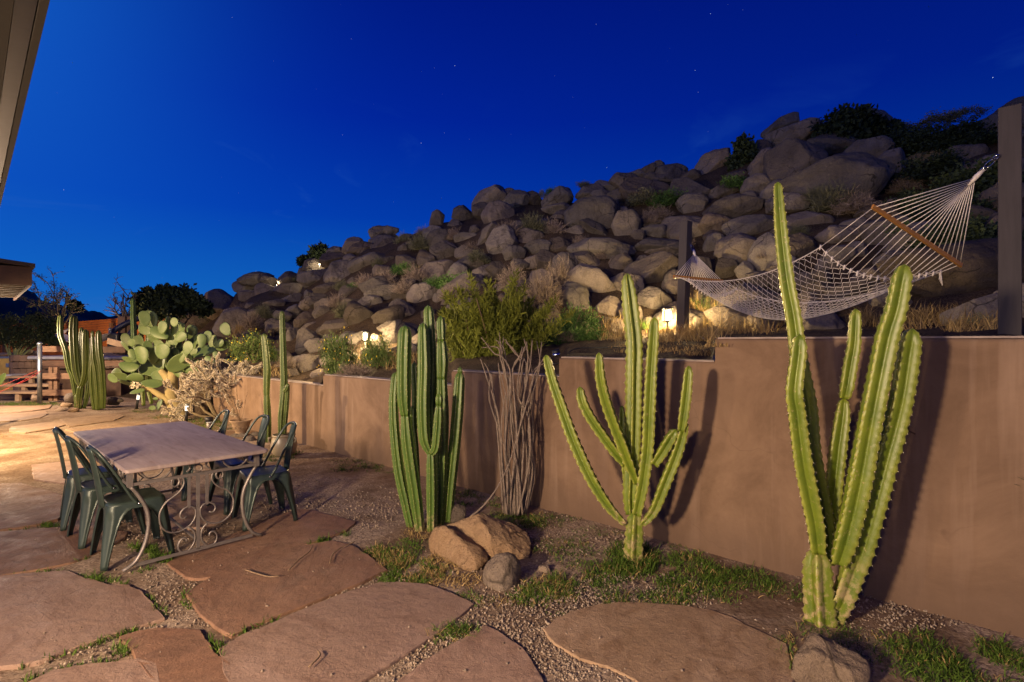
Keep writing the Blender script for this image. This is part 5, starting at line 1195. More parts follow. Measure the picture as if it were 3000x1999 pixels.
# ------------------------------------------------------------------ deck, hot tub, rails, fence at the back left
def L3(x, y, Y): return at(*zl(x, y), Y)
def beam(mb, x0, x1, y0, y1, Y0, Y1=None, th=.06):
    Y1 = Y1 or Y0; a = L3(x0, (y0 + y1) / 2, Y0); b = L3(x1, (y0 + y1) / 2, Y1); h = abs(y1 - y0) / 3.92 / FPX * (Y0 + Y1) / 2
    mb.bar(a, b, th, h)
t = thing('timber_rail_fence', 'brown timber rail fence of wide boards around the hot tub deck', 'fence', L3(640, 1240, 14.6))
for x0, x1, y0, y1, m_ in ((494, 810, 648, 712, 'timber'), (800, 1440, 652, 722, 'timber_dark'), (486, 825, 957, 1024, 'timber'), (430, 870, 1147, 1214, 'timber')):
    mb = MB(); beam(mb, x0, x1, y0, y1, 14.5, 14.5 if x0 < 790 else 15.0); o = part('board', mb, m_, t, smooth=False)
for x in (592, 650):
    mb = MB(); q = L3(x, 1150, 14.65); mb.box((q.x, q.y, q.z / 2 + .28), (.10, .08, q.z + .7)); part('rail_post', mb, 'timber', t, smooth=False)
mb = MB(); a = L3(1240, 585, 15.4); b = L3(1420, 635, 15.2); mb.bar(a, b, .05, .17); part('board', mb, 'timber_pale', t, smooth=False)
mb = MB(); a = L3(1200, 740, 16.4); b = L3(1430, 790, 16.1); mb.bar(a, b, .05, .16); part('board', mb, 'timber_pale', t, smooth=False)
t = thing('hot_tub', 'wood-sided hot tub with a pale grey cover and stone-clad corner', 'hot tub', L3(860, 1150, 16.2))
mb = MB(); a, b = L3(320, 800, 15.9), L3(1430, 812, 15.9); mb.box(((a.x + b.x) / 2, 16.9, a.z + .05), (b.x - a.x, 2.1, .10)); o = part('cover', mb, 'tub_cover', t, smooth=False); bevel(o, .04, 3)
mb = MB(); beam(mb, 490, 1430, 812, 874, 15.75); part('side_board', mb, 'timber', t, smooth=False)
mb = MB(); beam(mb, 480, 1430, 878, 898, 15.7); part('trim', mb, 'timber_dark', t, smooth=False)
mb = MB(); a, b = L3(480, 905, 16.1), L3(1430, 905, 16.1); mb.box(((a.x + b.x) / 2, 16.9, a.z / 2), (b.x - a.x, 1.9, a.z)); part('cabinet', mb, 'timber_dark', t, smooth=False)
r6 = random.Random(8)
mb = MB(); q = L3(350, 880, 16.3)
for k in range(10):
    for r in range(4):
        a = pi * (1.0 + k / 10) + .1 * (r % 2); mb.box((q.x + .42 * cos(a), q.y + .42 * sin(a), q.z - .34 + r * .2 + r6.uniform(-.01, .01)), (.15, .12, .185), ((-sin(a), cos(a), 0), (cos(a), sin(a), 0), (0, 0, 1)))
mb.lathe([(.40, .0), (.40, q.z + .33)], (q.x, q.y, 0), 20); o = part('stone_cladding', mb, 'tub_stone', t, smooth=False); bevel(o, .015)
t = thing('equipment_box', 'yellow plywood box with a grey socket plate at the left edge', 'box', L3(120, 950, 16.0))
mb = MB(); a, b = L3(-60, 950, 16), L3(258, 806, 16); mb.box(((a.x + b.x) / 2, 16.3, (b.z + 0) / 2 + .05), (b.x - a.x, .6, b.z + .0)); part('side', mb, 'ply_yellow', t, smooth=False)
mb = MB(); mb.box(((a.x + b.x) / 2, 16.3, b.z + .075), (b.x - a.x + .05, .66, .05)); part('lid', mb, 'galvanised', t, smooth=False)
mb = MB(); q = L3(94, 867, 15.98); mb.box(q, (.14, .02, .12)); o = part('socket', mb, 'galvanised', t, smooth=False); bevel(o, .008)
t = thing('timber_steps', 'pale timber steps climbing to the hot tub at the left edge', 'stairs', L3(250, 1255, 14.9))
for x0, x1, y0, y1, Y, dp in ((-80, 432, 1172, 1196, 14.4, .42), (-30, 575, 1084, 1114, 14.85, .42), (60, 440, 992, 1016, 15.2, .5)):
    a, b = L3(x0, y1, Y), L3(x1, y0, Y); mb = MB(); mb.box(((a.x + b.x) / 2, Y + dp / 2, (a.z + b.z) / 2), (b.x - a.x, dp, b.z - a.z)); o = part('tread', mb, 'timber_pale', t, smooth=False); bevel(o, .006)
    mb = MB()
    mb.box(((a.x + b.x) / 2 + .15, Y + dp - .03, a.z - .08), (b.x - a.x - .3, .03, .16)); part('riser', mb, 'timber', t, smooth=False)
for x, y0, y1, Y in ((190, 1196, 1258, 14.42), (262, 1114, 1170, 14.88), (345, 1016, 1082, 15.25), (575, 1040, 1150, 14.9)):
    a, b = L3(x, y1, Y), L3(x, y0, Y); mb = MB(); mb.box((a.x, Y + .05, (b.z) / 2), (.11, .08, b.z - .01)); part('support', mb, 'timber_pale', t, smooth=False)
mb = MB(); a, b = L3(75, 985, 15.25), L3(300, 945, 16.2); mb.box(((a.x + b.x) / 2, 15.8, b.z - .05), (b.x - a.x, .8, .05)); part('landing', mb, 'tub_cover', t, smooth=False)
def pipe(px, py0, py1, Y, r, label):
    a = at(px, py0, Y); b = at(px, py1, Y); a.z = 0 if a.z < .4 else a.z - 1.2; t = thing('steel_pole', label, 'pole', a)
    mb = MB(); mb.tube([a, b], r, 14); part('tube', mb, 'galvanised', t); mb = MB(); mb.lathe([(r * 1.15, -.03), (r * 1.2, .01), (r * .8, .035), (.01, .05)], b, 14); part('cap', mb, 'galvanised', t)
pipe(116.5, 1184, 1008, 13.85, .052, 'tall galvanised steel pole at the left with red straps tied behind it')
pipe(323, 1040, 966, 16.8, .045, 'short grey steel pole behind the hot tub under the curved black beam')
mb = MB()
def rope(a, b, r, sag):
    P = [a.lerp(b, k / 14) - Vector((0, 0, sag * 4 * (k / 14) * (1 - k / 14))) for k in range(15)]; return P
pa = L3(455, 925, 13.85)
mb.tube(rope(L3(470, 925, 13.8), L3(-120, 1225, 12.6), 0, .03), .006, 6); mb.tube(rope(L3(470, 905, 13.9), L3(-120, 1150, 13.0), 0, .02), .005, 6); mb.tube(rope(L3(470, 935, 13.8), L3(200, 1080, 13.2), 0, .04), .006, 6)
solo('red_strap', mb, 'leather_red', pa, 'red rope straps running from the steel pole down past the left edge', 'strap')
t = thing('hammock_stand', 'curved dark beam stand with brown timber posts in front of the rusty fence', 'stand', L3(1420, 760, 17.2))
mb = MB(); P = smooth_path([L3(1268, 640, 16.9), L3(1275, 540, 16.9), L3(1310, 470, 17), L3(1390, 415, 17.1), L3(1480, 370, 17.2), L3(1620, 320, 17.4)], .1); mb.tube(P, .085, 8); part('curved_beam', mb, 'gutter_blue', t)
mb = MB(); P = smooth_path([L3(1370, 590, 17), L3(1440, 560, 17), L3(1520, 470, 17.1), L3(1590, 410, 17.2)], .1); mb.tube(P, .075, 8); part('curved_beam', mb, 'gutter_blue', t)
for x, w in ((1422, .24), (1490, .12), (1750, .14)):
    b = L3(x, 305, 17.3); mb = MB(); mb.box((b.x, b.y, b.z / 2), (w, w, b.z)); o = part('timber_post', mb, 'timber_dark', t, smooth=False); bevel(o, .015)
mb = MB(); b = L3(1320, 560, 16.7); mb.box((b.x, b.y, b.z - .1), (.36, .25, .55)); o = part('dark_cushion', mb, 'black_metal', t, smooth=False); bevel(o, .06, 3)
t = thing('white_hammock', 'pale cloth hammock hung at the back behind the left cactus clumps', 'hammock', L3(1000, 560, 16.5))
mb = MB(); V = []
for i in range(25):
    for j in range(9):
        u, v_ = i / 24, j / 8; a = L3(690, 505, 16.6).lerp(L3(1270, 500, 16.6), u); s_ = 4 * u * (1 - u)
        w = .12 + .5 * sqrt(s_ + 1e-6); q = a + Vector((0, (v_ - .5) * w * 1.6, -.36 * s_ + (v_ - .5) ** 2 * .5 * s_)); V.append(tuple(q))
mb.add(V, [(i * 9 + j, i * 9 + j + 1, i * 9 + j + 10, i * 9 + j + 9) for i in range(24) for j in range(8)]); part('cloth', mb, 'rope', t)
mb = MB()
for j in range(7): mb.tube([L3(690, 505, 16.6) + Vector((0, (j - 3) * .05, 0)), L3(800, 440, 16.8)], .008, 4)
part('cords', mb, 'rope', t)
t = thing('rusty_fence', 'rust-orange corrugated metal fence across the back left', 'fence', at(180, 1015, 23))
nx, nzc = 40, 26; V = []
for i in range(nx):
    px = -120 + 620 * i / (nx - 1); Y = 22.5 + .8 * (px / 450)
    ytop = float(np.interp(px, [-120, 0, 225, 420, 500], [952, 950, 943, 928, 924])); ht = at(px, ytop, Y).z
    for k in range(nzc * 4):
        z = -.1 + (ht + .1) * k / (nzc * 4 - 1); V.append(((px_a(px) * Y), Y + .035 * sin(2 * pi * k / 4), z))
m_ = nzc * 4; mb = MB().add(V, [(i * m_ + k, (i + 1) * m_ + k, (i + 1) * m_ + k + 1, i * m_ + k + 1) for i in range(nx - 1) for k in range(m_ - 1)]); part('sheeting', mb, 'rusted_sheet', t)
mb = MB()
for px in (20, 120, 228, 330, 420): Y = 22.4; q = at(px, 940, Y); mb = MB(); mb.box((q.x, Y - .1, q.z / 2 - .1), (.1, .1, q.z)); part('fence_post', mb, 'rust_iron', t, smooth=False)
lamp('fence_fill', 'POINT', at(300, 1010, 20.2), 420, (1, .62, .28), .1)  # added fill with no fixture, lifts the dark back fence
lamp('deck_fill', 'POINT', at(-60, 985, 12.2), 600, (1, .72, .48), .1)  # added fill from beyond the left edge, brightens the deck

# ------------------------------------------------------------------ trees and shrubs
def quads(P, size, n_rand, asp=2.2, up=0.0):
    n = len(P); d = nrng.normal(size=(n, 3)); d[:, 2] += up; d /= np.linalg.norm(d, axis=1)[:, None]
    s = np.cross(d, nrng.normal(size=(n, 3))); s /= np.linalg.norm(s, axis=1)[:, None]
    L = (size * nrng.uniform(.6, 1.4, n))[:, None]; W = L / asp / 2
    V = np.stack([P, P + d * L * .5 + s * W, P + d * L, P + d * L * .5 - s * W], 1).reshape(-1, 3)
    return V, np.arange(4 * n).reshape(n, 4)
def blades(root, tip, w, bend, tint):       # curved two-segment blades
    n = len(root); d = tip - root; s = np.cross(d, nrng.normal(size=(n, 3))); s /= np.linalg.norm(s, axis=1)[:, None] + 1e-9
    m = root + d * .55 + bend; W = (w * nrng.uniform(.7, 1.3, n))[:, None]
    V = np.stack([root - s * W, root + s * W, m - s * W * .7, m + s * W * .7, tip], 1).reshape(-1, 3)
    k = np.arange(n)[:, None] * 5
    F = [list(q) for q in (k + np.array([0, 1, 3, 2]))] + [list(q) for q in (k + np.array([2, 3, 4]))]
    return V, F, np.repeat(tint, 5)
def dome(n, flat=1.0):
    d = nrng.normal(size=(n, 3)); d[:, 2] = np.abs(d[:, 2]) * flat; d /= np.linalg.norm(d, axis=1)[:, None]; return d
def twiggy(n=700, w=.012, lean=.25):        # unit dry shrub: thin stems fanning from the base, fine twigs on them
    mb = MB(); d = dome(n, 1.2); L = nrng.uniform(.55, 1.05, n)[:, None]; root = nrng.normal(size=(n, 3)) * np.array((.12, .12, .0)); tip = d * L * np.array((1, 1, .9))
    V, F, T = blades(root, tip, w, nrng.normal(size=(n, 3)) * .07, nrng.random(n) * .6); mb.add(V, F, tint=T)
    m = n * 3; i = nrng.integers(0, n, m); t = nrng.uniform(.4, .95, m)[:, None]; r0 = root[i] + (tip[i] - root[i]) * t; e_ = r0 + (d[i] * .5 + nrng.normal(size=(m, 3)) * .6) * nrng.uniform(.08, .24, m)[:, None]
    V, F, T = blades(r0, e_, w * .6, nrng.normal(size=(m, 3)) * .01, .3 + nrng.random(m) * .7); mb.add(V, F, tint=T); return mb
def clumpy(n_cl, n_leaf, size, asp, spread=.26, up=.6, flat=1.0):   # unit leafy shrub of many leaf clumps
    mb = MB(); c = dome(n_cl, flat) * nrng.uniform(.45, .95, n_cl)[:, None]; tone = nrng.uniform(0, .55, n_cl)
    i = nrng.integers(0, n_cl, n_leaf); o_ = nrng.normal(size=(n_leaf, 3)) * spread * .6; P = c[i] + o_; P[:, 2] = np.abs(P[:, 2])
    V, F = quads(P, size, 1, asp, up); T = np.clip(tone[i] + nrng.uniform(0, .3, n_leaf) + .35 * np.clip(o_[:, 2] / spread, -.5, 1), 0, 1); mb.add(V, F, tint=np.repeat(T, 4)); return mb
def plumes(n_pl, n_leaf, size):             # upright feathery branches
    mb = MB(); 
    for _ in range(n_pl):
        b = Vector((random_.gauss(0, .12), random_.gauss(0, .12), 0)); d = Vector((random_.gauss(0, .80), random_.gauss(0, .7), 1)).normalized(); L = random_.uniform(.42, 1.12)
        pts = [b + d * L * k / 5 + Vector((random_.gauss(0, .02), random_.gauss(0, .02), 0)) for k in range(6)]; 
        t = nrng.uniform(.12, 1, n_leaf); P = np.array([tuple(b + d * L * q) for q in t]) + nrng.normal(size=(n_leaf, 3)) * (.085 * (1.15 - t))[:, None]
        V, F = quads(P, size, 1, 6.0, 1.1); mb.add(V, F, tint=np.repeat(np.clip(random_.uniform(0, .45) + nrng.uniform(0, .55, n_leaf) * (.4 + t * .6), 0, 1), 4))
    return mb
random_ = random.Random(17)
def stems(n, r, h=.8, spread=.4):
    mb = MB()
    for _ in range(n):
        e_ = Vector((random_.gauss(0, spread), random_.gauss(0, spread), h * random_.uniform(.7, 1.1))); m_ = e_ * .5 + Vector((random_.gauss(0, .06), random_.gauss(0, .06), .05)); mb.tube(smooth_path([(0, 0, -.12), m_, e_], .15), [r * (1 - .8 * k / max(1, len(smooth_path([(0, 0, -.12), m_, e_], .15)) - 1)) for k in range(len(smooth_path([(0, 0, -.12), m_, e_], .15)))], 5)
    return mb
DRY = [twiggy(520, .010).mesh('foliage', 'leaf_dry', smooth=False) for _ in range(4)] + [twiggy(420, .011).mesh('foliage', 'leaf_sage', smooth=False) for _ in range(2)]
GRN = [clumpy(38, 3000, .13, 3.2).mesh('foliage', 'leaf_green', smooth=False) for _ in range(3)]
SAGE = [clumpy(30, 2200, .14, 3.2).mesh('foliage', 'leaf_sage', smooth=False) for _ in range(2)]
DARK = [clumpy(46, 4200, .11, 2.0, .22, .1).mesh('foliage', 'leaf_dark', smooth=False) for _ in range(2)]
STM = stems(9, .022).mesh('stem', 'twig_wood')
def shrub(meshes, k, px, py, rx, h, label, cat='shrub', name='desert_shrub', group=None, Y=None, stem=True):
    """px, py = photo point of the base"""
    Y = Y or hill_hit(px, py) - .25; b = at(px, py, Y); s = Y / FPX
    t = thing(name, label, cat, b, group); o = bpy.data.objects.new('foliage', meshes[k % len(meshes)]); C.objects.link(o); o.parent = t
    t.scale = (rx * s, rx * s, h * s); t.rotation_euler.z = random_.uniform(0, 6.2)
    if stem:
        q = bpy.data.objects.new('stem', STM); C.objects.link(q); q.parent = t
    return t
G1_ = 'dry shrubs among the hillside boulders'; L1_ = 'dry grey-brown twiggy shrub growing between the hillside boulders'
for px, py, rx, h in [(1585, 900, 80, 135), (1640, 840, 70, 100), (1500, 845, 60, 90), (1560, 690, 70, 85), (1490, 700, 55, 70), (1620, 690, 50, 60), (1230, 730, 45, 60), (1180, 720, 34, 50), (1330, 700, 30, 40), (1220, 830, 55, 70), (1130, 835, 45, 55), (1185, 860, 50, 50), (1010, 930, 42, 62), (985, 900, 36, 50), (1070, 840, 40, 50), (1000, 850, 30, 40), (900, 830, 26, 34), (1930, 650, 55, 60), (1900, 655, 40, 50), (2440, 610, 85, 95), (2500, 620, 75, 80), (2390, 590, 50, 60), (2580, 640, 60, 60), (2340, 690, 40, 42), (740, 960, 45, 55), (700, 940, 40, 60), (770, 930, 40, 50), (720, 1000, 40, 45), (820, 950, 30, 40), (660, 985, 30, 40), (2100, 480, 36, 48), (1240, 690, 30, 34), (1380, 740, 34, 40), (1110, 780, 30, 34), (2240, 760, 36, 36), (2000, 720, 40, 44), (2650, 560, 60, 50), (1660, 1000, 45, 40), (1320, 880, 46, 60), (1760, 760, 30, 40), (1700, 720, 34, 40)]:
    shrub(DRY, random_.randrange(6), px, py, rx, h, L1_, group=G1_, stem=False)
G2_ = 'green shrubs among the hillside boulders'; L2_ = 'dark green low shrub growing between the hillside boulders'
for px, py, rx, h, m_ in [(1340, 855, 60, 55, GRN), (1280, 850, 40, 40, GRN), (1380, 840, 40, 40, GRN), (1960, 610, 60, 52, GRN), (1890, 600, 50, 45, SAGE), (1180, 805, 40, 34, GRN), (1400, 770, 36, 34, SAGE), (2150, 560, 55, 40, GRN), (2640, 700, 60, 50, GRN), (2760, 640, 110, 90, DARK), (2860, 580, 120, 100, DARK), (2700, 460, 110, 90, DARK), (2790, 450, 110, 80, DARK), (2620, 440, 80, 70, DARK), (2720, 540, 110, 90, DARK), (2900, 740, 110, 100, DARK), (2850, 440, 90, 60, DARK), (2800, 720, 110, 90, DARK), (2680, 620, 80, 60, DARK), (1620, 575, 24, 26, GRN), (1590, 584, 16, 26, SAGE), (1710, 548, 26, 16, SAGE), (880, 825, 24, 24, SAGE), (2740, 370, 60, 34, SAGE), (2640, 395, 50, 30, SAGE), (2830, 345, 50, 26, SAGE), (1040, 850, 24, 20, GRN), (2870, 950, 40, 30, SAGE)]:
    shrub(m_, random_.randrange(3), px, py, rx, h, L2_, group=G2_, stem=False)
# named shrubs
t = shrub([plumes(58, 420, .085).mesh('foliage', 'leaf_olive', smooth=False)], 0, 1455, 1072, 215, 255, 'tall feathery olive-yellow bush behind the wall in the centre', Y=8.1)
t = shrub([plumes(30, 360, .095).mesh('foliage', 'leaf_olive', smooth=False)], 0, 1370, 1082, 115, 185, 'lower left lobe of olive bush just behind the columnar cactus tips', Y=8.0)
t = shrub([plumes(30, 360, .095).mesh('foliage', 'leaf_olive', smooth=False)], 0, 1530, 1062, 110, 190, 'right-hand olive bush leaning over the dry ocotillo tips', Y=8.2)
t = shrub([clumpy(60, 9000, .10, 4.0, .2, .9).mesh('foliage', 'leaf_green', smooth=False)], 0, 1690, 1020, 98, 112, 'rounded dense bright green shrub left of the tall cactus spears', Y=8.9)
for px, py, rx, h, lab, Y in ((1000, 1095, 66, 128, 'yellow-flowered green bush left of the bare bulb lamp', 8.35), (1105, 1075, 52, 92, 'yellow-flowered green bush right of the bare bulb lamp', 8.2), (742, 1060, 68, 88, 'dark yellow-flowered bush left of the taller slim cactus', 10.8)):
    t = shrub([clumpy(50, 5200, .085, 3.0, .22, .8).mesh('foliage', 'leaf_brittle', smooth=False)], 0, px, py, rx, h, lab, Y=Y)
    V, F = quads(dome(90) * nrng.uniform(.85, 1.12, 90)[:, None], .05, 1, 1.0); o = bpy.data.objects.new('blossoms', MB().add(V, F).mesh('blossoms', 'petal', smooth=False)); C.objects.link(o); o.parent = t
shrub(DRY, 1, 1040, 1105, 75, 55, 'heap of dry brown stems spilling over the wall under the flowered bush', Y=8.0)
shrub(DRY, 2, 840, 1075, 40, 40, 'dry brush on the bank between slim cactus and wall step', Y=9.6, stem=False)
# trees
def tree(name, label, px, py_base, py_top, Y, crowns, mat, leaf, size, asp, trunk='bark', trunks=1, lean=0, zbase=None):
    b = at(px, py_base, Y); t = thing(name, label, 'tree', b); top = at(px, py_top, Y); H_t = top.z - b.z
    mb = MB()
    for k in range(trunks):
        for (cx, cy, rx, ry) in crowns:
            e_ = at(cx, cy, Y); m_ = b.lerp(e_, .45) + Vector((random_.uniform(-.1, .1), random_.uniform(-.2, .2), .1)); P = smooth_path([b - Vector((0, 0, .2)), m_, e_], .25); mb.tube(P, [max(.012, .07 * H_t / 3 * (1 - .85 * i / (len(P) - 1))) for i in range(len(P))], 7)
    part('trunk', mb, trunk, t)
    mb = MB()
    for (cx, cy, rx, ry) in crowns:
        c = np.array(at(cx, cy, Y)); k = Y / FPX; ncl = 26; d = nrng.normal(size=(ncl, 3)); d /= np.linalg.norm(d, axis=1)[:, None]; cc = d * nrng.uniform(.3, 1, ncl)[:, None] * np.array((rx * k, rx * k, ry * k)); tone = nrng.uniform(0, .6, ncl)
        n = leaf; i = nrng.integers(0, ncl, n); o_ = nrng.normal(size=(n, 3)) * min(rx, ry) * k * .24; V, F = quads(c + cc[i] + o_, size, 1, asp); mb.add(V, F, tint=np.repeat(np.clip(tone[i] + nrng.uniform(0, .4, n), 0, 1), 4))
    part('crown', mb, mat, t, smooth=False); return t
tree('juniper_tree', 'dark broad tree against the sky behind the prickly pear', 510, 985, 845, 21, [(425, 880, 40, 26), (470, 862, 34, 22), (520, 868, 44, 30), (560, 880, 36, 24), (590, 900, 30, 20), (500, 905, 60, 30), (440, 915, 40, 25)], 'leaf_dark', 1500, .17, 1.8)
tree('juniper_tree', 'dark shrub-tree on the skyline right of the summit boulders', 2490, 470, 322, hill_hit(2490, 440), [(2450, 375, 50, 38), (2500, 350, 52, 32), (2545, 370, 44, 34), (2480, 410, 70, 36), (2570, 410, 40, 34), (2610, 390, 26, 34)], 'leaf_dark', 1400, .16, 1.8)
tree('juniper_tree', 'dark tree in the notch left of the summit boulders', 2170, 520, 405, hill_hit(2170, 500), [(2175, 430, 26, 26), (2200, 455, 34, 30), (2160, 475, 30, 30), (2225, 480, 26, 24)], 'leaf_dark', 1100, .14, 1.8)
tree('juniper_tree', 'small juniper on the left ridge with one rock lit beside it', 915, 785, 718, hill_hit(915, 775), [(905, 765, 24, 14), (930, 745, 22, 18), (945, 735, 12, 16), (890, 768, 14, 10), (950, 760, 14, 12)], 'leaf_dark', 1000, .17, 2.2)
tree('round_tree', 'round dark tree topping the distant ridge at the far left', 223, 905, 888, 60, [(222, 897, 12, 7), (212, 894, 7, 5)], 'leaf_dark', 500, .5, 1.6)
t = tree('palo_verde_tree', 'airy green-barked tree behind the yellow box at the far left', 38, 1050, 900, 17.8, [(20, 985, 45, 26), (70, 965, 55, 30), (115, 985, 50, 26), (60, 1000, 60, 22), (110, 940, 40, 26), (0, 950, 40, 30), (140, 960, 34, 26), (160, 1000, 30, 20)], 'leaf_dark', 900, .13, 4.5, trunk='bark_green')
def wispy(label, px, py, Y, ends, mat, leafn, name='bare_tree'):
    b = at(px, py, Y); t = thing(name, label, 'tree', b); mb = MB(); lf = MB(); P_ = []
    def br(p, e_, r, dpt):
        m_ = p.lerp(e_, .5) + Vector((random_.gauss(0, .06), random_.gauss(0, .1), random_.gauss(.04, .05))) * (e_ - p).length; pts = smooth_path([p, m_, e_], .12); mb.tube(pts, [max(.005, r * (1 - .75 * i / len(pts))) for i in range(len(pts))], 4)
        for q in pts[len(pts) // 3:]: P_.append(q)
        if dpt:
            for _ in range(5):
                q = Vector(pts[random_.randrange(len(pts) // 3, len(pts))]); d = (e_ - p).normalized() * .6 + Vector((random_.gauss(0, .5), random_.gauss(0, .5), random_.gauss(.15, .35))); br(q, q + d * (e_ - p).length * random_.uniform(.22, .42), r * .5, dpt - 1)
    for x, y in ends: br(b, at(x, y, Y + random_.uniform(-.6, .6)), .04, 2)
    part('branches', mb, 'bark', t)
    if leafn:
        A = np.array([tuple(q) for q in P_]); i = nrng.integers(0, len(A), leafn); V, F = quads(A[i] + nrng.normal(size=(leafn, 3)) * .05, .07, 1, 3); lf.add(V, F, tint=np.repeat(nrng.random(leafn), 4)); part('crown', lf, mat, t, smooth=False)
wispy('leafless wispy tree left of the dark column cactus', 366, 945, 19.5, [(330, 880), (345, 872), (360, 860), (375, 868), (390, 880), (318, 900), (355, 895)], 'leaf_dark', 0)
wispy('wispy feathery tree rising against the sky right of the far roof', 180, 960, 19, [(110, 850), (140, 830), (160, 845), (195, 855), (212, 862), (130, 870), (225, 880), (170, 880), (100, 890)], 'leaf_dark', 1600, 'feathery_tree')

# ------------------------------------------------------------------ grass, dry tufts, pebbles (nobody could count them)
def in_poly(x, y, P):
    c = False; j = len(P) - 1
    for i in range(len(P)):
        if (P[i].y > y) != (P[j].y > y) and x < (P[j].x - P[i].x) * (y - P[i].y) / (P[j].y - P[i].y) + P[i].x: c = not c
        j = i
    return c
BB = [(min(p.x for p in P), max(p.x for p in P), min(p.y for p in P), max(p.y for p in P)) for P in STONES]
def on_stone(x, y): return any(b[0] < x < b[1] and b[2] < y < b[3] and in_poly(x, y, P) for P, b in zip(STONES, BB))
gr = MB(); gd_ = MB()
def tuft(mb, x, y, z, n, h, spread, lean=.45, w=.0026):
    root = np.column_stack([x + nrng.normal(size=n) * spread, y + nrng.normal(size=n) * spread, np.full(n, z - .01)])
    d = nrng.normal(size=(n, 3)) * lean; d[:, 2] = 1; d /= np.linalg.norm(d, axis=1)[:, None]; L = (h * nrng.uniform(.4, 1.25, n))[:, None]
    V, F, T = blades(root, root + d * L * np.array((1, 1, .85)), w, np.array((0, 0, 1)) * L * .12, np.clip(nrng.normal(.45, .28, n), 0, 1)); mb.add(V, F, tint=T)
def grass_line(fn, pts, dens, h, mb=None, wdt=.02):
    W = [ground(*fn(x, y)) for x, y in pts]
    for a, b in zip(W, W[1:]):
        n = max(1, int((b - a).length * dens))
        for _ in range(n):
            q = a.lerp(b, rng.random()); x, y = q.x + rng.gauss(0, wdt), q.y + rng.gauss(0, wdt)
            if noise.noise((x * 5, y * 5, 1)) < -.22 or on_stone(x, y): continue
            tuft(mb or gr, x, y, 0, rng.randint(5, 11), h * rng.uniform(.6, 1.3), .012)
def grass_patch(px, py, rx, ry, n, h, mb=None, m_=9):
    for _ in range(n):
        a = rng.uniform(0, 2 * pi); r = sqrt(rng.random()); q = ground(px + rx * r * cos(a), py + ry * r * sin(a)); x, y = q.x, q.y
        if on_stone(x, y) or noise.noise((x * 3.5, y * 3.5, 9)) < -.25: continue
        tuft(mb or (gd_ if rng.random() < .13 else gr), x, y, 0, rng.randint(m_ - 4, m_ + 4), h * rng.uniform(.35, 1.3), .03, .7)
idp = lambda x, y: (x, y)
grass_line(H_, [(0, 1000), (180, 985), (330, 975), (440, 1020), (560, 1050), (650, 1052)], 70, .045)
grass_line(H_, [(360, 1000), (460, 1010), (560, 1040), (680, 1040)], 140, .065, wdt=.03)
grass_line(H_, [(740, 1100), (800, 1150), (870, 1230), (700, 1290), (540, 1345), (330, 1420), (100, 1480)], 110, .05)
grass_line(H_, [(140, 1555), (400, 1500), (640, 1470), (800, 1460)], 110, .05); grass_line(H_, [(650, 1380), (800, 1410), (870, 1460), (950, 1560)], 150, .06, wdt=.03)
grass_line(H_, [(1080, 1330), (1110, 1400), (1220, 1440), (1250, 1500), (1330, 1568)], 170, .06, wdt=.03); grass_line(H_, [(1010, 1090), (1060, 1150), (1130, 1200), (1250, 1300)], 150, .06)
grass_line(H_, [(1250, 1320), (1350, 1270), (1500, 1210)], 110, .05); grass_line(H_, [(1120, 1050), (1250, 960), (1400, 905), (1530, 870)], 120, .05)
grass_line(H_, [(1530, 860), (1650, 840), (1800, 790), (1847, 770)], 200, .07, wdt=.035); grass_line(H_, [(730, 820), (800, 860), (900, 920)], 190, .07, wdt=.03)
grass_line(H_, [(90, 740), (220, 715), (340, 740)], 90, .05); grass_line(H_, [(430, 920), (480, 890), (560, 850)], 120, .05); grass_line(H_, [(170, 540), (280, 560)], 60, .04)
grass_line(H_, [(740, 985), (830, 960)], 100, .05)
grass_line(idp, [(690, 1868), (800, 1838), (960, 1770), (1060, 1720)], 60, .045); grass_line(idp, [(1010, 2000), (1100, 1960), (1200, 1895), (1290, 1840)], 55, .035)
grass_patch(1300, 1840, 45, 16, 60, .06); grass_patch(1370, 1862, 38, 22, 60, .07); grass_patch(1280, 1860, 20, 14, 30, .06)
for a in ((1160, 1630, 95, 55, 300, .10), (1220, 1680, 90, 30, 190, .08), (1150, 1700, 35, 14, 70, .08), (1375, 1758, 60, 20, 120, .07), (1560, 1740, 60, 34, 150, .10), (1640, 1720, 50, 40, 120, .12), (1845, 1640, 85, 45, 420, .15), (1800, 1690, 100, 30, 160, .09), (2010, 1680, 95, 60, 300, .11), (2170, 1720, 110, 55, 330, .12), (1900, 1750, 140, 50, 260, .09), (2280, 1760, 75, 50, 170, .11), (2420, 1850, 80, 40, 130, .09), (2300, 1930, 30, 70, 120, .12), (2560, 1900, 120, 50, 190, .08), (2800, 1900, 180, 55, 320, .11), (2900, 1960, 160, 50, 220, .11), (1700, 1600, 150, 60, 260, .06), (1500, 1530, 90, 30, 240, .11), (1360, 1460, 50, 26, 120, .08), (1620, 1530, 80, 30, 130, .07), (1450, 1470, 60, 20, 80, .07), (1750, 1540, 110, 30, 120, .05), (2060, 1600, 110, 34, 140, .06), (2700, 1960, 90, 40, 120, .09), (1650, 1800, 40, 10, 25, .05)):
    grass_patch(*a[:4], int(a[4] * .8), a[5] * .52)
for a in ((1110, 1640, 80, 40, 170, .08), (1240, 1660, 100, 35, 170, .09), (1300, 1700, 110, 26, 150, .07), (1250, 1560, 60, 18, 110, .10), (1620, 1720, 60, 36, 80, .10), (1470, 1760, 70, 20, 60, .05), (2310, 1900, 30, 60, 60, .11), (1000, 1440, 160, 40, 60, .03)): grass_patch(*a[:4], int(a[4] * .6), a[5] * .6, mb=gd_)
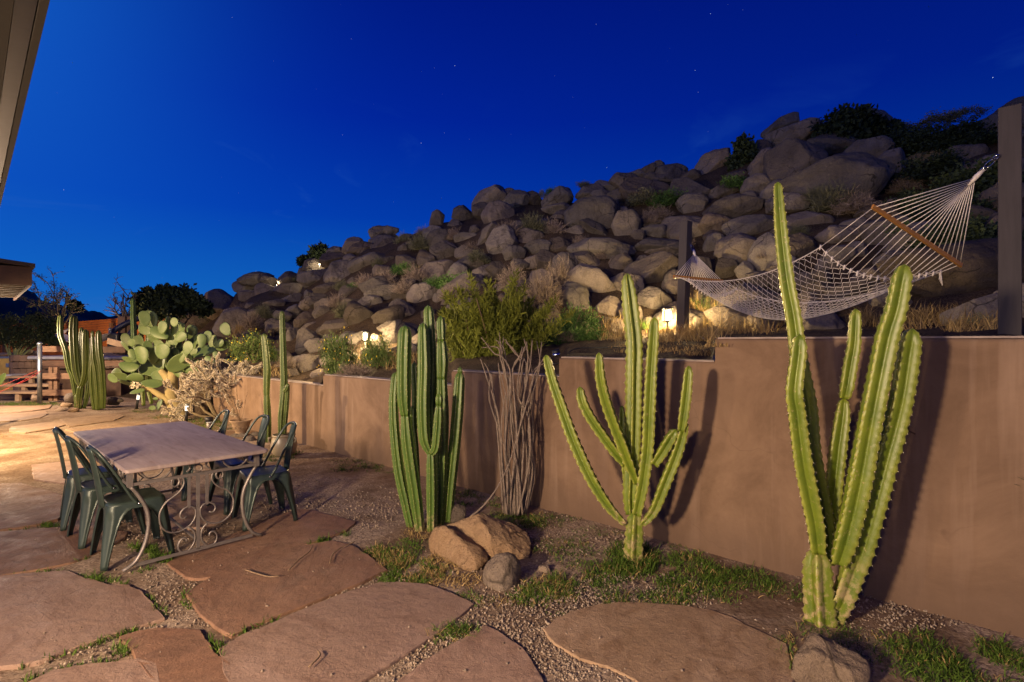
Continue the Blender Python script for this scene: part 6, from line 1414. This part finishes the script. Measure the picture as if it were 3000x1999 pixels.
for a in ((850, 1335, 30, 12, 60, .08), (800, 1340, 30, 14, 50, .07), (590, 1240, 60, 16, 120, .08), (650, 1255, 40, 10, 60, .05), (1020, 1365, 60, 20, 90, .05), (1150, 1370, 100, 18, 110, .05), (100, 1186, 110, 6, 220, .10), (480, 1222, 50, 8, 60, .06), (430, 1205, 50, 8, 60, .06)): grass_patch(*a[:5], a[5])
for a in ((330, 1230, 60, 14, 60, .04), (160, 1225, 80, 16, 60, .04), (30, 1285, 40, 14, 60, .06), (470, 1255, 100, 10, 60, .04)): grass_patch(*a[:4], int(a[4] * .6), a[5] * .6, mb=gd_)
# dry and lit grass on the terrace and slope
def hill_grass(px, py, rx, ry, n, h, mb, m_=10):
    for _ in range(n):
        a = rng.uniform(0, 2 * pi); r = sqrt(rng.random()); x_, y_ = px + rx * r * cos(a), py + ry * r * sin(a); Y = hill_hit(x_, y_); p = at(x_, y_, Y); tuft(mb, p.x, p.y, terr(px_a(x_), Y), rng.randint(m_ - 5, m_ + 5), h * rng.uniform(.5, 1.4), .05, .4, .004)
hill_grass(1960, 985, 60, 26, 130, .22, gd_); hill_grass(2070, 975, 70, 30, 120, .30, gd_); hill_grass(2060, 930, 60, 30, 60, .40, gd_); hill_grass(1810, 985, 60, 20, 60, .32, gd_); hill_grass(2200, 960, 90, 24, 90, .26, gd_); hill_grass(2080, 940, 40, 26, 40, .4, gr)
hill_grass(1900, 960, 26, 10, 30, .15, gr); hill_grass(2650, 950, 160, 20, 130, .24, gd_); hill_grass(2850, 955, 90, 26, 90, .24, gd_); hill_grass(690, 975, 60, 16, 90, .22, gd_); hill_grass(740, 990, 60, 16, 60, .2, gd_); hill_grass(1150, 1060, 80, 26, 70, .2, gd_); hill_grass(820, 1090, 60, 18, 60, .14, gd_); hill_grass(1900, 1020, 120, 16, 80, .06, gd_); hill_grass(2060, 1030, 60, 14, 60, .06, gd_)
solo('grass', gr, 'grass_green', (0, 0, 0), kind='stuff', smooth=False); solo('dry_grass', gd_, 'grass_dry', (0, 0, 0), kind='stuff', smooth=False)
pe = MB(); pv, pf = ICO[1]
def pebbles(px, py, rx, ry, n, r):
    for _ in range(n):
        a = rng.uniform(0, 2 * pi); q_ = sqrt(rng.random()); g = ground(px + rx * q_ * cos(a), py + ry * q_ * sin(a))
        if g.y < 1.2 or (on_stone(g.x, g.y) and rng.random() < .985): continue
        z = .014 if on_stone(g.x, g.y) else 0
        s = r * rng.choice((.5, .7, .8, 1, 1.2, 1.9)); pe.add(pv * nrng.uniform(.6, 1.2, (12 if len(pv) == 12 else len(pv), 3)) * s + np.array((g.x, g.y, z + s * .25)), pf, tint=rng.random())
pebbles(1560, 1840, 260, 140, 3900, 0.00465); pebbles(1250, 1920, 230, 80, 1800, 0.00434); pebbles(1850, 1740, 300, 60, 1350, 0.00465); pebbles(2600, 1760, 350, 90, 2250, 0.00465); pebbles(620, 1720, 200, 120, 2250, 0.00403); pebbles(1000, 1700, 200, 60, 1050, 0.00434); pebbles(1850, 1960, 250, 60, 1350, 0.00434)
pebbles(1000, 1480, 250, 80, 1650, 0.00558); pebbles(350, 1560, 350, 90, 1350, 0.00496); pebbles(1700, 1560, 200, 70, 1050, 0.00496); pebbles(250, 1870, 250, 110, 750, 0.00434); pebbles(1450, 1800, 1300, 250, 2250, 0.00496)
solo('pebbles', pe, 'pebble', (0, 0, 0), kind='stuff')
